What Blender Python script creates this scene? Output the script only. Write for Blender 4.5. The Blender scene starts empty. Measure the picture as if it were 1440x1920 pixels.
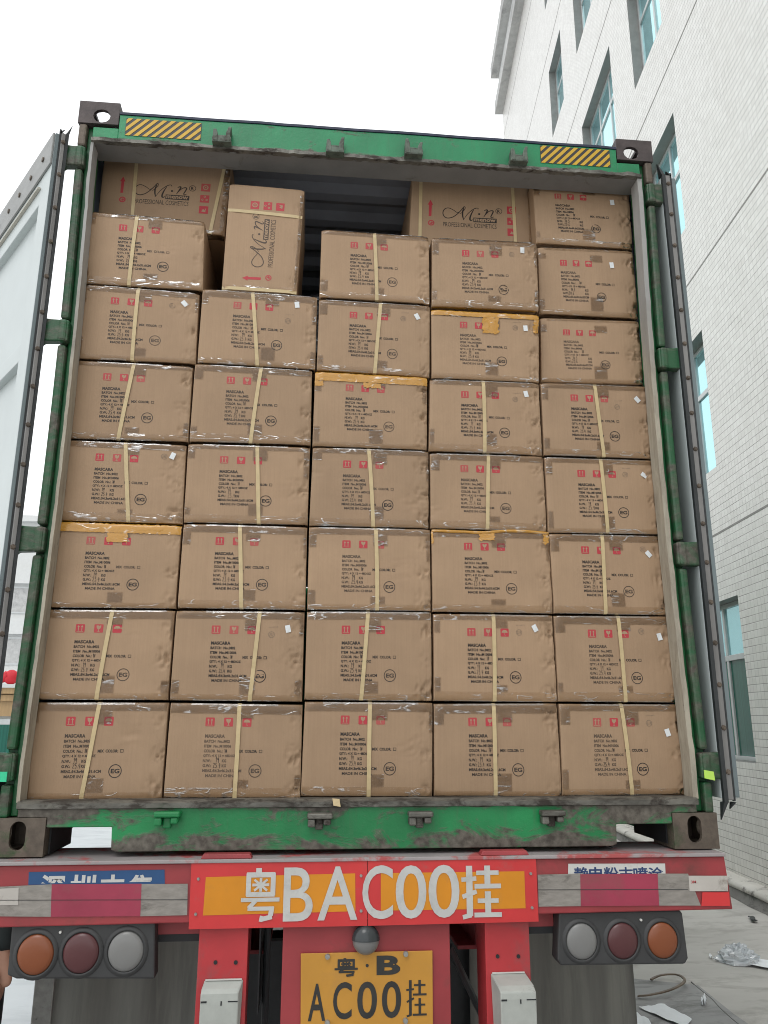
import bpy, bmesh, math, random
from math import sin, cos, pi, radians, sqrt
from mathutils import Vector, Matrix, noise

# ------------------------------------------------------------------ camera, sky, sun, exposure
S = bpy.context.scene
COL = S.collection
CAM = Vector((-0.2257, -2.8514, 0.4239))
YAW, PIT, ROL, FPX = 0.09395, 0.25717, 0.00282, 1494.62
_f = Vector((sin(YAW)*cos(PIT), cos(YAW)*cos(PIT), sin(PIT)))
_r0 = Vector((cos(YAW), -sin(YAW), 0)); _u0 = _r0.cross(_f)
_r = cos(ROL)*_r0 + sin(ROL)*_u0; _u = -sin(ROL)*_r0 + cos(ROL)*_u0
cd = bpy.data.cameras.new('camera'); co = bpy.data.objects.new('camera', cd); COL.objects.link(co)
co.matrix_world = Matrix(((_r.x, _u.x, -_f.x, CAM.x), (_r.y, _u.y, -_f.y, CAM.y), (_r.z, _u.z, -_f.z, CAM.z), (0, 0, 0, 1)))
cd.sensor_fit = 'HORIZONTAL'; cd.sensor_width = 36; cd.lens = 36*FPX/1440; cd.clip_end = 2000; cd.clip_start = 0.05
S.camera = co

W = bpy.data.worlds.new('World'); S.world = W; W.use_nodes = True
nt = W.node_tree; bg = nt.nodes['Background']
sky = nt.nodes.new('ShaderNodeTexSky'); sky.sky_type = 'NISHITA'; sky.sun_disc = False
SUN_EL, SUN_AZ = 58, 205
sky.sun_elevation = radians(SUN_EL); sky.sun_rotation = radians(SUN_AZ); sky.dust_density = 4; sky.ozone_density = 1
hs = nt.nodes.new('ShaderNodeHueSaturation'); hs.inputs['Saturation'].default_value = 0.12
mx = nt.nodes.new('ShaderNodeMix'); mx.data_type = 'RGBA'; mx.inputs[0].default_value = 0.8
mx.inputs[7].default_value = (13.2, 13.5, 13.7, 1)            # flat white overcast over the clear sky
nt.links.new(sky.outputs[0], hs.inputs['Color']); nt.links.new(hs.outputs[0], mx.inputs[6]); nt.links.new(mx.outputs[2], bg.inputs[0])
bg.inputs[1].default_value = 0.12
sd = bpy.data.lights.new('sun', 'SUN'); so = bpy.data.objects.new('sun', sd); COL.objects.link(so)
sd.energy = 0.5; sd.angle = radians(25); sd.color = (1, .97, .93)
az = radians(SUN_AZ); el = radians(SUN_EL)
sv = Vector((sin(az)*cos(el), cos(az)*cos(el), sin(el)))
so.rotation_euler = sv.to_track_quat('Z', 'Y').to_euler()
S.view_settings.view_transform = 'Standard'; S.view_settings.look = 'None'; S.view_settings.gamma = 1
S.cycles.filter_width = 1.0
S.view_settings.use_curve_mapping = False; S.view_settings.exposure = 0.0

def at(px, py, Y=None, Z=None):
    """real point seen at photo pixel (1440x1920) on the plane y=Y or z=Z"""
    d = _r*((px-720)/FPX) + _u*(-(py-960)/FPX) + _f
    t = (Y-CAM.y)/d.y if Y is not None else (Z-CAM.z)/d.z
    return CAM + d*t

# ------------------------------------------------------------------ mesh builder
class MB:
    def __init__(s): s.v = []; s.f = []; s.m = []; s.cur = 0
    def add(s, vs, fs):
        o = len(s.v); s.v += [tuple(v) for v in vs]; s.f += [tuple(i+o for i in f) for f in fs]; s.m += [s.cur]*len(fs)
    def box(s, x0, x1, y0, y1, z0, z1):
        if x0 > x1: x0, x1 = x1, x0
        if y0 > y1: y0, y1 = y1, y0
        if z0 > z1: z0, z1 = z1, z0
        s.add([(x0,y0,z0),(x1,y0,z0),(x1,y1,z0),(x0,y1,z0),(x0,y0,z1),(x1,y0,z1),(x1,y1,z1),(x0,y1,z1)],
              [(0,3,2,1),(4,5,6,7),(0,1,5,4),(1,2,6,5),(2,3,7,6),(3,0,4,7)]); return s
    def hexa(s, p):
        s.add(p, [(0,3,2,1),(4,5,6,7),(0,1,5,4),(1,2,6,5),(2,3,7,6),(3,0,4,7)]); return s
    def prism(s, pts, y0, y1, ax='xz'):
        """extrude a 2D outline (counter-clockwise seen from -y) between y0 and y1"""
        n = len(pts)
        def mp(a, b, c): return (a, c, b) if ax == 'xz' else ((c, a, b) if ax == 'yz' else (a, b, c))
        vs = [mp(a, b, y0) for a, b in pts] + [mp(a, b, y1) for a, b in pts]
        fs = [tuple(range(n)), tuple(range(2*n-1, n-1, -1))] + [(i, i+n, (i+1) % n+n, (i+1) % n) for i in range(n)]
        s.add(vs, fs); return s
    def cyl(s, p0, p1, r0, r1=None, n=16, caps=True):
        r1 = r0 if r1 is None else r1
        p0 = Vector(p0); p1 = Vector(p1); d = (p1-p0).normalized()
        a = d.orthogonal().normalized(); b = d.cross(a)
        vs = []
        for p, r in ((p0, r0), (p1, r1)):
            for i in range(n):
                t = 2*pi*i/n; vs.append(p + a*cos(t)*r + b*sin(t)*r)
        fs = [(i, (i+1) % n, (i+1) % n+n, i+n) for i in range(n)]
        if caps: fs += [tuple(range(n-1, -1, -1)), tuple(range(n, 2*n))]
        s.add(vs, fs); return s
    def tube(s, pts, r, n=8):
        for a, b in zip(pts[:-1], pts[1:]): s.cyl(a, b, r, n=n)
        return s
    def ribbon(s, pts, widths, fn):
        """flat 2D ribbon along pts, mapped through fn(x,y)->3D"""
        n = len(pts); vs = []
        if not hasattr(widths, '__len__'): widths = [widths]*n
        for i, (x, y) in enumerate(pts):
            a = pts[max(0, i-1)]; b = pts[min(n-1, i+1)]
            dx, dy = b[0]-a[0], b[1]-a[1]; L = sqrt(dx*dx+dy*dy) or 1
            w = widths[i]/2
            vs += [fn(x-dy/L*w, y+dx/L*w), fn(x+dy/L*w, y-dx/L*w)]
        s.add(vs, [(2*i, 2*i+2, 2*i+3, 2*i+1) for i in range(n-1)]); return s
    def sphere(s, c, rx, ry, rz, nu=16, nv=10):
        vs = [(c[0], c[1], c[2]-rz)]
        for j in range(1, nv):
            ph = -pi/2 + pi*j/nv
            for i in range(nu):
                t = 2*pi*i/nu; vs.append((c[0]+rx*cos(ph)*cos(t), c[1]+ry*cos(ph)*sin(t), c[2]+rz*sin(ph)))
        vs.append((c[0], c[1], c[2]+rz)); fs = []
        for i in range(nu):
            fs.append((0, 1+(i+1) % nu, 1+i))
            for j in range(nv-2):
                a = 1+j*nu; fs.append((a+i, a+(i+1) % nu, a+nu+(i+1) % nu, a+nu+i))
            a = 1+(nv-2)*nu; fs.append((a+i, a+(i+1) % nu, len(vs)-1))
        s.add(vs, fs); return s
    def holeplate(s, rect, hole, c0, c1, ax='xz'):
        """plate (a0,a1,b0,b1) with a star-shaped hole (list of points), between depths c0,c1"""
        a0, a1, b0, b1 = rect
        cx = sum(p[0] for p in hole)/len(hole); cy = sum(p[1] for p in hole)/len(hole)
        hp = sorted(hole, key=lambda p: math.atan2(p[1]-cy, p[0]-cx))
        def onrect(ang):
            dx, dy = cos(ang), sin(ang); t = 1e9
            if dx > 1e-9: t = min(t, (a1-cx)/dx)
            if dx < -1e-9: t = min(t, (a0-cx)/dx)
            if dy > 1e-9: t = min(t, (b1-cy)/dy)
            if dy < -1e-9: t = min(t, (b0-cy)/dy)
            return (cx+dx*t, cy+dy*t)
        H = len(hp); angs = [math.atan2(p[1]-cy, p[0]-cx) for p in hp]
        def holeat(ang):
            for i in range(H):
                p, q = hp[i], hp[(i+1) % H]; A, B = angs[i], angs[(i+1) % H]
                if i == H-1: B += 2*pi
                for g in (ang, ang+2*pi):
                    if A-1e-9 <= g <= B+1e-9:
                        ex, ey = q[0]-p[0], q[1]-p[1]; dx, dy = cos(ang), sin(ang)
                        den = ex*dy-ey*dx
                        if abs(den) < 1e-12: return p
                        t = -((p[0]-cx)*dy-(p[1]-cy)*dx)/den
                        return (p[0]+ex*t, p[1]+ey*t)
            return hp[0]
        al = sorted(set([round(a, 6) for a in angs] + [round(math.atan2(y-cy, x-cx), 6) for x in (a0, a1) for y in (b0, b1)]))
        O = [onrect(a) for a in al]; I = [holeat(a) for a in al]; n = len(al)
        def mp(a, b, c): return (a, c, b) if ax == 'xz' else ((c, a, b) if ax == 'yz' else (a, b, c))
        vs = [mp(*p, c0) for p in O] + [mp(*p, c0) for p in I] + [mp(*p, c1) for p in O] + [mp(*p, c1) for p in I]
        fs = []
        for i in range(n):
            j = (i+1) % n
            fs += [(i, j, n+j, n+i), (2*n+i, 3*n+i, 3*n+j, 2*n+j), (n+i, n+j, 3*n+j, 3*n+i), (i, 2*n+i, 2*n+j, j)]
        s.add(vs, fs); return s
    def build(s, name, mat, parent=None, smooth=False, bevel=0, loc=None, fix=True):
        me = bpy.data.meshes.new(name); me.from_pydata(s.v, [], s.f)
        mats = mat if isinstance(mat, (list, tuple)) else [mat]
        for m in mats: me.materials.append(m)
        if any(s.m): me.polygons.foreach_set('material_index', s.m)
        if fix:
            bm = bmesh.new(); bm.from_mesh(me); bmesh.ops.recalc_face_normals(bm, faces=bm.faces); bm.to_mesh(me); bm.free()
        if smooth: me.polygons.foreach_set('use_smooth', [True]*len(me.polygons))
        me.update()
        o = bpy.data.objects.new(name, me); COL.objects.link(o)
        if parent: o.parent = parent
        if loc: o.location = loc
        if bevel:
            b = o.modifiers.new('bevel', 'BEVEL'); b.width = bevel; b.segments = 2; b.limit_method = 'ANGLE'; b.angle_limit = radians(40)
        return o

def each(mb, name, mat, parent=None, smooth=False, bevel=0, fix=True, put=None):
    """one object per connected piece of the builder"""
    par = list(range(len(mb.v)))
    def find(a):
        while par[a] != a: par[a] = par[par[a]]; a = par[a]
        return a
    for f in mb.f:
        r = find(f[0])
        for q in f[1:]: par[find(q)] = r
    groups = {}
    for f in mb.f: groups.setdefault(find(f[0]), []).append(f)
    out = []
    for fs in groups.values():
        ids = sorted({i for f in fs for i in f}); mp = {a: b for b, a in enumerate(ids)}
        m = MB(); m.v = [mb.v[i] for i in ids]; m.f = [tuple(mp[i] for i in f) for f in fs]; m.m = [0]*len(fs)
        out.append((put or (lambda m, *a, **k: m.build(*a, **k)))(m, name, mat, **({} if put else {'parent': parent}), smooth=smooth, bevel=bevel, fix=fix))
    return out
def tag(o, label=None, cat=None, group=None, kind=None):
    if label: o['label'] = label
    if cat: o['category'] = cat
    if group: o['group'] = group
    if kind: o['kind'] = kind
    return o
def empty(name, loc=(0, 0, 0), rz=0, parent=None):
    o = bpy.data.objects.new(name, None); COL.objects.link(o); o.location = loc; o.rotation_euler = (0, 0, rz)
    o.empty_display_size = .2
    if parent: o.parent = parent
    return o
def arc(cx, cy, r, a0, a1, n): return [(cx+r*cos(radians(a0+(a1-a0)*i/n)), cy+r*sin(radians(a0+(a1-a0)*i/n))) for i in range(n+1)]
def oval(cx, cy, w, h, n=8):
    r = min(w, h)/2; e = abs(h-w)/2
    if h >= w: return arc(cx, cy+e, r, 0, 180, n) + arc(cx, cy-e, r, 180, 360, n)
    return arc(cx+e, cy, r, -90, 90, n) + arc(cx-e, cy, r, 90, 270, n)
def catmull(pts, k=6):
    out = []; P = [pts[0]]+list(pts)+[pts[-1]]
    for i in range(1, len(P)-2):
        for j in range(k):
            t = j/k; o = []
            for c in range(len(P[0])):
                a, b, c2, d = P[i-1][c], P[i][c], P[i+1][c], P[i+2][c]
                o.append(.5*((2*b)+(-a+c2)*t+(2*a-5*b+4*c2-d)*t*t+(-a+3*b-3*c2+d)*t**3))
            out.append(tuple(o))
    out.append(tuple(pts[-1])); return out

# ------------------------------------------------------------------ materials
def srgb(r, g, b):
    def c(x):
        x /= 255; return x/12.92 if x <= .04045 else ((x+.055)/1.055)**2.4
    return (c(r), c(g), c(b), 1)
class NT:
    def __init__(s, name):
        s.mat = bpy.data.materials.new(name); s.mat.use_nodes = True; s.t = s.mat.node_tree
        s.b = s.t.nodes['Principled BSDF']; s.out = s.t.nodes['Material Output']; s._c = None
    def n(s, ty, **kw):
        x = s.t.nodes.new(ty)
        for k, v in kw.items(): setattr(x, k, v)
        return x
    def l(s, a, b): s.t.links.new(a, b)
    def coord(s, scale=(1, 1, 1), which='Object', rot=(0, 0, 0)):
        if s._c is None: s._c = s.n('ShaderNodeTexCoord')
        m = s.n('ShaderNodeMapping'); m.inputs['Scale'].default_value = scale; m.inputs['Rotation'].default_value = rot; s.l(s._c.outputs[which], m.inputs[0]); return m.outputs[0]
    def noise(s, scale, sc=(1, 1, 1), detail=4, rough=.6, dist=0, rot=(0, 0, 0)):
        x = s.n('ShaderNodeTexNoise'); x.inputs['Scale'].default_value = scale; x.inputs['Detail'].default_value = detail
        x.inputs['Roughness'].default_value = rough; x.inputs['Distortion'].default_value = dist
        s.l(s.coord(sc, rot=rot), x.inputs['Vector']); return x.outputs[0]
    def ramp(s, src, stops):
        x = s.n('ShaderNodeValToRGB'); e = x.color_ramp.elements
        e[0].position, e[0].color = stops[0]; e[1].position, e[1].color = stops[1]
        for p, c in stops[2:]:
            q = e.new(p); q.color = c
        s.l(src, x.inputs[0]); return x.outputs[0]
    def step(s, src, a, b):
        x = s.n('ShaderNodeMapRange'); x.inputs[1].default_value = a; x.inputs[2].default_value = b; s.l(src, x.inputs[0]); return x.outputs[0]
    def math(s, op, a, b=None):
        x = s.n('ShaderNodeMath', operation=op)
        for i, q in enumerate((a, b)):
            if q is None: continue
            if isinstance(q, (int, float)): x.inputs[i].default_value = q
            else: s.l(q, x.inputs[i])
        return x.outputs[0]
    def mix(s, fac, a, b, blend='MIX'):
        x = s.n('ShaderNodeMix', data_type='RGBA', blend_type=blend)
        for i, q in ((0, fac), (6, a), (7, b)):
            if isinstance(q, (int, float)): x.inputs[i].default_value = q
            elif isinstance(q, tuple): x.inputs[i].default_value = q
            else: s.l(q, x.inputs[i])
        return x.outputs[2]
    def bump(s, h, strength=.3, dist=.002):
        x = s.n('ShaderNodeBump'); x.inputs['Strength'].default_value = strength; x.inputs['Distance'].default_value = dist
        s.l(h, x.inputs['Height']); s.l(x.outputs[0], s.b.inputs['Normal']); return x
    def xyz(s):
        x = s.n('ShaderNodeSeparateXYZ'); s.l(s.coord(), x.inputs[0]); return x.outputs
    def set(s, base=None, rough=None, metal=None, spec=None):
        for k, v in (('Base Color', base), ('Roughness', rough), ('Metallic', metal), ('Specular IOR Level', spec)):
            if v is None: continue
            if isinstance(v, (tuple, float, int)): s.b.inputs[k].default_value = v
            else: s.l(v, s.b.inputs[k])
        return s.mat
def plain(name, col, rough=.5, metal=0, var=.12, scale=6, dirt=None, dscale=9, dlo=.52, dhi=.68, bump=0, bscale=60, stretch=(1, 1, 1)):
    """base colour with broad tone variation, optional dirt/rust patches, optional bump"""
    t = NT(name); n = t.noise(scale, stretch, 5)
    lo = tuple(c*(1-var) for c in col[:3])+(1,); hi = tuple(min(1, c*(1+var)) for c in col[:3])+(1,)
    c = t.mix(t.step(n, .3, .7), lo, hi)
    if dirt:
        m = t.step(t.noise(dscale, stretch, 8, .7, .4), dlo, dhi); c = t.mix(m, c, dirt)
        t.l(t.math('ADD', t.math('MULTIPLY', m, .3), rough), t.b.inputs['Roughness'])
    else: t.b.inputs['Roughness'].default_value = rough
    if bump: t.bump(t.noise(bscale, stretch, 6), bump)
    t.set(base=c, metal=metal); return t.mat

M = {}
# cardboard: kraft brown, fine vertical flutes, per-carton tone
t = NT('cardboard'); KR = (.378, .254, .157, 1)
oi = t.n('ShaderNodeObjectInfo')
base = t.mix(t.step(t.noise(7, (1, 1, 1), 5), .3, .7), tuple(c*.93 for c in KR[:3])+(1,), tuple(c*1.06 for c in KR[:3])+(1,))
flu = t.noise(260, (1, .02, .015), 2, .5); base = t.mix(t.math('MULTIPLY', t.step(flu, .4, .62), .10), base, (.24, .15, .09, 1))
fib = t.noise(420, (1, 1, .5), 2, .5); base = t.mix(t.math('MULTIPLY', t.step(fib, .5, .8), .10), base, (.5, .37, .25, 1))
sc = t.step(t.noise(24, (1, 1, .22), 6, .7, 1.2), .66, .74); base = t.mix(t.math('MULTIPLY', sc, .22), base, (.22, .145, .095, 1))
rnd = t.n('ShaderNodeMapRange'); rnd.inputs[3].default_value = .93; rnd.inputs[4].default_value = 1.06; t.l(oi.outputs['Random'], rnd.inputs[0])
hv = t.n('ShaderNodeHueSaturation'); t.l(base, hv.inputs['Color']); t.l(rnd.outputs[0], hv.inputs['Value'])
t.bump(t.math('ADD', t.math('MULTIPLY', flu, .5), t.noise(30, (1, 1, 1), 5)), .25, .003)
M['card'] = t.set(base=hv.outputs[0], rough=.62, spec=.35)
M['icon'] = plain('bare_cardboard_print_gap', KR, .6, var=.05)
def ink(name, col, lo=.70, hi=.82):
    t = NT(name); m = t.step(t.noise(300, (1, 1, 1), 3), lo, hi); oi = t.n('ShaderNodeObjectInfo')
    fade = t.math('MULTIPLY', t.math('POWER', oi.outputs['Random'], 3.0), .30)
    return t.set(base=t.mix(t.math('MAXIMUM', t.math('MULTIPLY', m, .5), fade), col, (.33, .215, .135, 1)), rough=.55)
M['ink'] = ink('black_print_ink', (.022, .016, .013, 1)); M['red'] = ink('red_print_ink', (.46, .035, .05, 1), .6, .9)
M['pen'] = ink('marker_ink', (.012, .011, .012, 1)); M['stamp'] = ink('faded_stamp_ink', (.16, .125, .09, 1), .45, .6)
M['strap'] = plain('cream_pp_strapping', (.55, .43, .235, 1), .35, var=.08, scale=30, bump=.3, bscale=500)
M['sticker'] = plain('white_paper_sticker', (.74, .77, .78, 1), .5, var=.03)
# clear packing tape: tinted glossy film; white glints put in as extra-glossy noise creases
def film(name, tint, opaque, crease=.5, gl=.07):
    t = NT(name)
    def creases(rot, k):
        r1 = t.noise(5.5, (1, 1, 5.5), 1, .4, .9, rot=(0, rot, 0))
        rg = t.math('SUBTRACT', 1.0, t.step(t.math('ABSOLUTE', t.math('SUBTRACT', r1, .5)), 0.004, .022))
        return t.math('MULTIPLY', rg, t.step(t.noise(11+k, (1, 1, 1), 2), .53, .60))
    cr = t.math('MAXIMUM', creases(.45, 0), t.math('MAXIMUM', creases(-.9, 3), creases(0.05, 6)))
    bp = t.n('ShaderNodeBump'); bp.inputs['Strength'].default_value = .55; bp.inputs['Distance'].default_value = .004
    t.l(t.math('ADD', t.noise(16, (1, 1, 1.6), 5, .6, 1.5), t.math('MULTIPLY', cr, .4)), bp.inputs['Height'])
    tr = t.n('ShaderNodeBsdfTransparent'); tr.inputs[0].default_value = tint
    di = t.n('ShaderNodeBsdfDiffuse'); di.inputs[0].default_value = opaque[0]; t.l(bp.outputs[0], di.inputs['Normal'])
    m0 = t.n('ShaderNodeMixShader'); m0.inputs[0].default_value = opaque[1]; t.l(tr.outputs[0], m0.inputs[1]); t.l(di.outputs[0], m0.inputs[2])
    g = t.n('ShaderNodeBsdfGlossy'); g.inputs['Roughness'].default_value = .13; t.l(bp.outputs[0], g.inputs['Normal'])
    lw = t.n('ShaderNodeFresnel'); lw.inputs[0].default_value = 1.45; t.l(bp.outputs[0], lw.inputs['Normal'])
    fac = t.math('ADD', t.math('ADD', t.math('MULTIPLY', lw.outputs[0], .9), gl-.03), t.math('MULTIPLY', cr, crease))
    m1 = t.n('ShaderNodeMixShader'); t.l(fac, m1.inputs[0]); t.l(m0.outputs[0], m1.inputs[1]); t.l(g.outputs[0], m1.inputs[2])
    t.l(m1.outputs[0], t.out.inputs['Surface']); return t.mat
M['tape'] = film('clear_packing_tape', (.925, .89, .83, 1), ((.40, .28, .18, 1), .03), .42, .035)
M['ytape'] = film('amber_packing_tape', (.95, .62, .2, 1), ((.62, .31, .045, 1), .82), .35)
M['edge_glint'] = film('edge_glint_tape_film', (.92, .90, .86, 1), ((.5, .42, .33, 1), .05), .45, .20)  # gloss raised to put a bright line along the carton edges
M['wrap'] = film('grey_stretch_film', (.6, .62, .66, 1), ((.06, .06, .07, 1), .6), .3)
RUST = (.085, .062, .05, 1); GREEN = (.010, .215, .065, 1)
def greenpaint(name, lo, hi, zlo=None, zhi=None, base=GREEN):
    """container paint worn to grimy metal; the wear follows noise and the scuffed bottom edge"""
    t = NT(name); n = t.noise(5, (1, 1, 2.2), 8, .72, .6)
    if zlo is not None:
        z = t.xyz()[2]
        e1 = t.math('MULTIPLY', t.step(z, zlo[0], zlo[1]), .13)
        e2 = t.math('MULTIPLY', t.step(z, zhi[0], zhi[1]), .22)
        n = t.math('ADD', n, t.math('ADD', e1, e2))
    if zlo is not None and zlo[0] < 1:
        n = t.math('ADD', n, t.math('MULTIPLY', t.step(t.math('ABSOLUTE', t.xyz()[0]), .62, 1.05), .13))
    m = t.step(n, lo, hi)
    gr = t.mix(t.step(t.noise(3, (1, 1, .6), 4), .35, .7), tuple(c*.72 for c in base[:3])+(1,), tuple(min(1, c*1.2) for c in base[:3])+(1,))
    streak = t.step(t.noise(40, (1, 1, .06), 4, .7), .55, .8); gr = t.mix(t.math('MULTIPLY', streak, .35), gr, (.09, .10, .07, 1))
    dt = t.mix(t.step(t.noise(40, (1, 1, 1), 5), .35, .7), (.06, .05, .04, 1), (.16, .145, .12, 1))
    chip = t.step(t.noise(70, (1, 1, 1), 6, .8), .70, .73); dt = t.mix(chip, dt, (.42, .42, .38, 1))
    t.bump(t.math('ADD', t.noise(55, (1, 1, 1), 6), m), .35, .003)
    t.l(t.math('ADD', t.math('MULTIPLY', m, .25), .38), t.b.inputs['Roughness'])
    return t.set(base=t.mix(m, gr, dt))
M['green'] = greenpaint('green_container_paint', .60, .72)
M['sill'] = greenpaint('green_sill_paint_scuffed', .525, .63, (.075, .02), (.13, .16))
M['head'] = greenpaint('green_header_paint', .60, .68, (2.742, 2.722), (2.9, 3.0), (.012, .24, .095, 1))
M['post'] = greenpaint('green_post_paint_worn', .43, .62, base=(.014, .092, .034, 1))
M['pdark'] = greenpaint('dark_green_channel_paint', .66, .8, base=(.006, .10, .028, 1))
M['cast'] = plain('rusty_casting_steel', (.125, .100, .078, 1), .6, .2, var=.35, scale=18, dirt=(.05, .09, .04, 1), dscale=8, dlo=.58, dhi=.7, bump=.5, bscale=70)
t = NT('grey_worn_jamb_paint'); z = t.xyz()[2]
gry = t.mix(t.step(t.noise(9, (1, 1, .35), 5), .3, .7), (.27, .27, .26, 1), (.37, .365, .35, 1))
brn = t.mix(t.step(t.noise(26, (1, 1, .16), 6, .75, .5), .38, .66), (.43, .385, .29, 1), (.22, .18, .13, 1))
low = t.step(t.math('ADD', z, t.math('MULTIPLY', t.noise(6, (1, 1, .5), 5), -.9)), 1.75, 1.25)
c = t.mix(t.math('MULTIPLY', low, .8), gry, brn); ch = t.step(t.noise(34, (1, 1, .3), 7, .8), .64, .69)
t.bump(t.noise(50, (1, 1, .35), 6), .35)
M['jamb'] = t.set(base=t.mix(ch, c, (.10, .085, .065, 1)), rough=.65)
M['lip'] = plain('scraped_metal_lip', (.145, .14, .122, 1), .45, .35, var=.4, scale=22, dirt=(.05, .042, .035, 1), dscale=14, dlo=.47, dhi=.58, bump=.6, bscale=80, stretch=(.5, 1, 1))
M['inner'] = plain('blue_grey_interior_paint', (.30, .34, .41, 1), .5, var=.1)
M['rubber'] = plain('black_rubber_gasket', (.028, .032, .034, 1), .45, var=.3)
M['alu'] = plain('dull_aluminium_strip', (.23, .225, .22, 1), .45, .3, var=.2, scale=14, bump=.2, stretch=(1, 1, .2))
M['doorwhite'] = plain('pale_grey_door_paint', (.52, .57, .57, 1), .45, var=.05, scale=2.5, dirt=(.30, .33, .33, 1), dscale=6, dlo=.64, dhi=.8)
M['doordark'] = plain('blue_grey_gasket_edge', (.165, .205, .215, 1), .4, var=.2, scale=8, stretch=(1, 1, .2))
M['red_paint'] = plain('faded_red_chassis_paint', (.32, .042, .048, 1), .45, var=.2, scale=3, dirt=(.17, .05, .045, 1), dscale=5, dlo=.52, dhi=.75, bump=.1)
M['red_bright'] = plain('bright_red_board_sheet', (.60, .038, .040, 1), .38, var=.10, scale=5, dirt=(.38, .10, .09, 1), dscale=7, dlo=.58, dhi=.75)
M['orange'] = plain('orange_reflective_sheet', (.66, .25, .008, 1), .4, var=.10, scale=4, dirt=(.42, .20, .05, 1), dscale=5, dlo=.55, dhi=.8)
M['silver'] = plain('silver_reflective_lettering', (.54, .54, .52, 1), .35, var=.08, scale=10, dirt=(.42, .43, .42, 1), dscale=14, dlo=.5, dhi=.7)
M['magenta'] = plain('red_reflective_tape', (.33, .038, .075, 1), .35, var=.15, scale=7, dirt=(.26, .07, .08, 1), dscale=8, dlo=.5, dhi=.75)
M['whitetape'] = plain('grimy_white_reflective_tape', (.27, .25, .225, 1), .45, var=.2, scale=20, dirt=(.09, .078, .065, 1), dscale=7, dlo=.52, dhi=.72, stretch=(1, 1, 3))
M['whitetape2'] = plain('cleaner_white_reflective_tape', (.50, .47, .43, 1), .4, var=.1, dirt=(.2, .17, .14, 1), dscale=8, dlo=.6, dhi=.75)
M['blue_sign'] = plain('blue_sign_vinyl', (.018, .075, .20, 1), .4, var=.1)
M['blue_text'] = plain('dark_blue_lettering', (.018, .045, .14, 1), .4)
M['white_sign'] = plain('white_sign_vinyl', (.60, .60, .57, 1), .4, var=.05, dirt=(.4, .38, .35, 1), dscale=12, dlo=.6, dhi=.75)
M['plate_y'] = plain('yellow_plate_enamel', (.55, .27, .04, 1), .35, var=.07, scale=6, dirt=(.42, .22, .06, 1), dscale=5, dlo=.5, dhi=.8)
M['plate_k'] = plain('black_plate_paint', (.03, .03, .028, 1), .45, var=.2, scale=20)
M['steel'] = plain('grey_galvanised_steel', (.33, .33, .31, 1), .45, .4, var=.2, scale=30, dirt=(.1, .09, .08, 1), dscale=20, dlo=.65, dhi=.75, bump=.2)
M['white_steel'] = plain('chalky_white_steel', (.40, .42, .39, 1), .5, var=.12, scale=10, dirt=(.16, .15, .13, 1), dscale=12, dlo=.62, dhi=.72, bump=.25)
M['black_plastic'] = plain('dusty_black_plastic', (.040, .041, .042, 1), .5, var=.25, scale=5)
M['mud'] = plain('muddy_grey_rubber', (.19, .19, .17, 1), .7, var=.2, scale=3, dirt=(.26, .26, .23, 1), dscale=4, dlo=.5, dhi=.75, stretch=(6, 1, .5))
def lens(name, c):
    t = NT(name); w = t.noise(60, (1, 1, 1), 2); t.bump(w, .2); return t.set(base=c, rough=.28)
M['amber'] = lens('amber_lens', (.225, .066, .024, 1)); M['redlens'] = lens('red_lens', (.095, .032, .034, 1)); M['clear'] = lens('frosted_clear_lens', (.20, .20, .195, 1))
M['black'] = plain('dark_chassis_steel', (.018, .02, .022, 1), .6, var=.3)
M['tyre'] = plain('dusty_tyre_rubber', (.03, .03, .03, 1), .75, var=.3, bump=.4)
M['yellow'] = plain('yellow_warning_stripe', (.62, .38, .03, 1), .4, var=.08); M['stripe_k'] = plain('black_warning_stripe', (.03, .03, .033, 1), .4)
M['lime'] = plain('lime_green_sticker', (.50, .78, .12, 1), .4); M['teal'] = plain('teal_green_sticker', (.03, .55, .28, 1), .4)
# tiled facade: 73 mm square tiles, dark horizontal joints, fainter vertical ones
t = NT('white_wall_tiles'); P = .0735
x, y, z = t.xyz()
def joint(src, w):
    fr = t.math('FRACT', t.math('DIVIDE', src, P)); d = t.math('MINIMUM', fr, t.math('SUBTRACT', 1.0, fr))
    return t.math('SUBTRACT', 1.0, t.step(d, w*.5, w))
jn = t.step(t.noise(1.6, (1, 1, 3), 4), .3, .7)
jh = t.math('MULTIPLY', joint(z, .06), t.math('ADD', .45, t.math('MULTIPLY', jn, .5)))
jv = t.math('MULTIPLY', joint(x, .055), t.math('ADD', .2, t.math('MULTIPLY', t.step(t.noise(2.5, (1, 1, 1), 4), .4, .7), .45)))
jj = t.math('MAXIMUM', jh, jv)
wn = t.n('ShaderNodeTexWhiteNoise', noise_dimensions='2D')
cb = t.n('ShaderNodeCombineXYZ'); t.l(t.math('FLOOR', t.math('DIVIDE', x, P)), cb.inputs[0]); t.l(t.math('FLOOR', t.math('DIVIDE', z, P)), cb.inputs[1]); t.l(cb.outputs[0], wn.inputs[0])
tc = t.mix(wn.outputs[0], (.66, .645, .612, 1), (.745, .732, .70, 1))
tc = t.mix(t.math('MULTIPLY', t.step(t.noise(.8, (1, 1, .25), 6), .5, .75), .3), tc, (.57, .545, .50, 1))
t.bump(t.math('SUBTRACT', 1.0, jj), .4, .003)
M['tile'] = t.set(base=t.mix(jj, tc, (.13, .12, .11, 1)), rough=.32, spec=.5)
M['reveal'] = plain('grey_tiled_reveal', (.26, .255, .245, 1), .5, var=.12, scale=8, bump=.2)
M['seam'] = plain('grey_expansion_joint', (.26, .25, .24, 1), .7)
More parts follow.
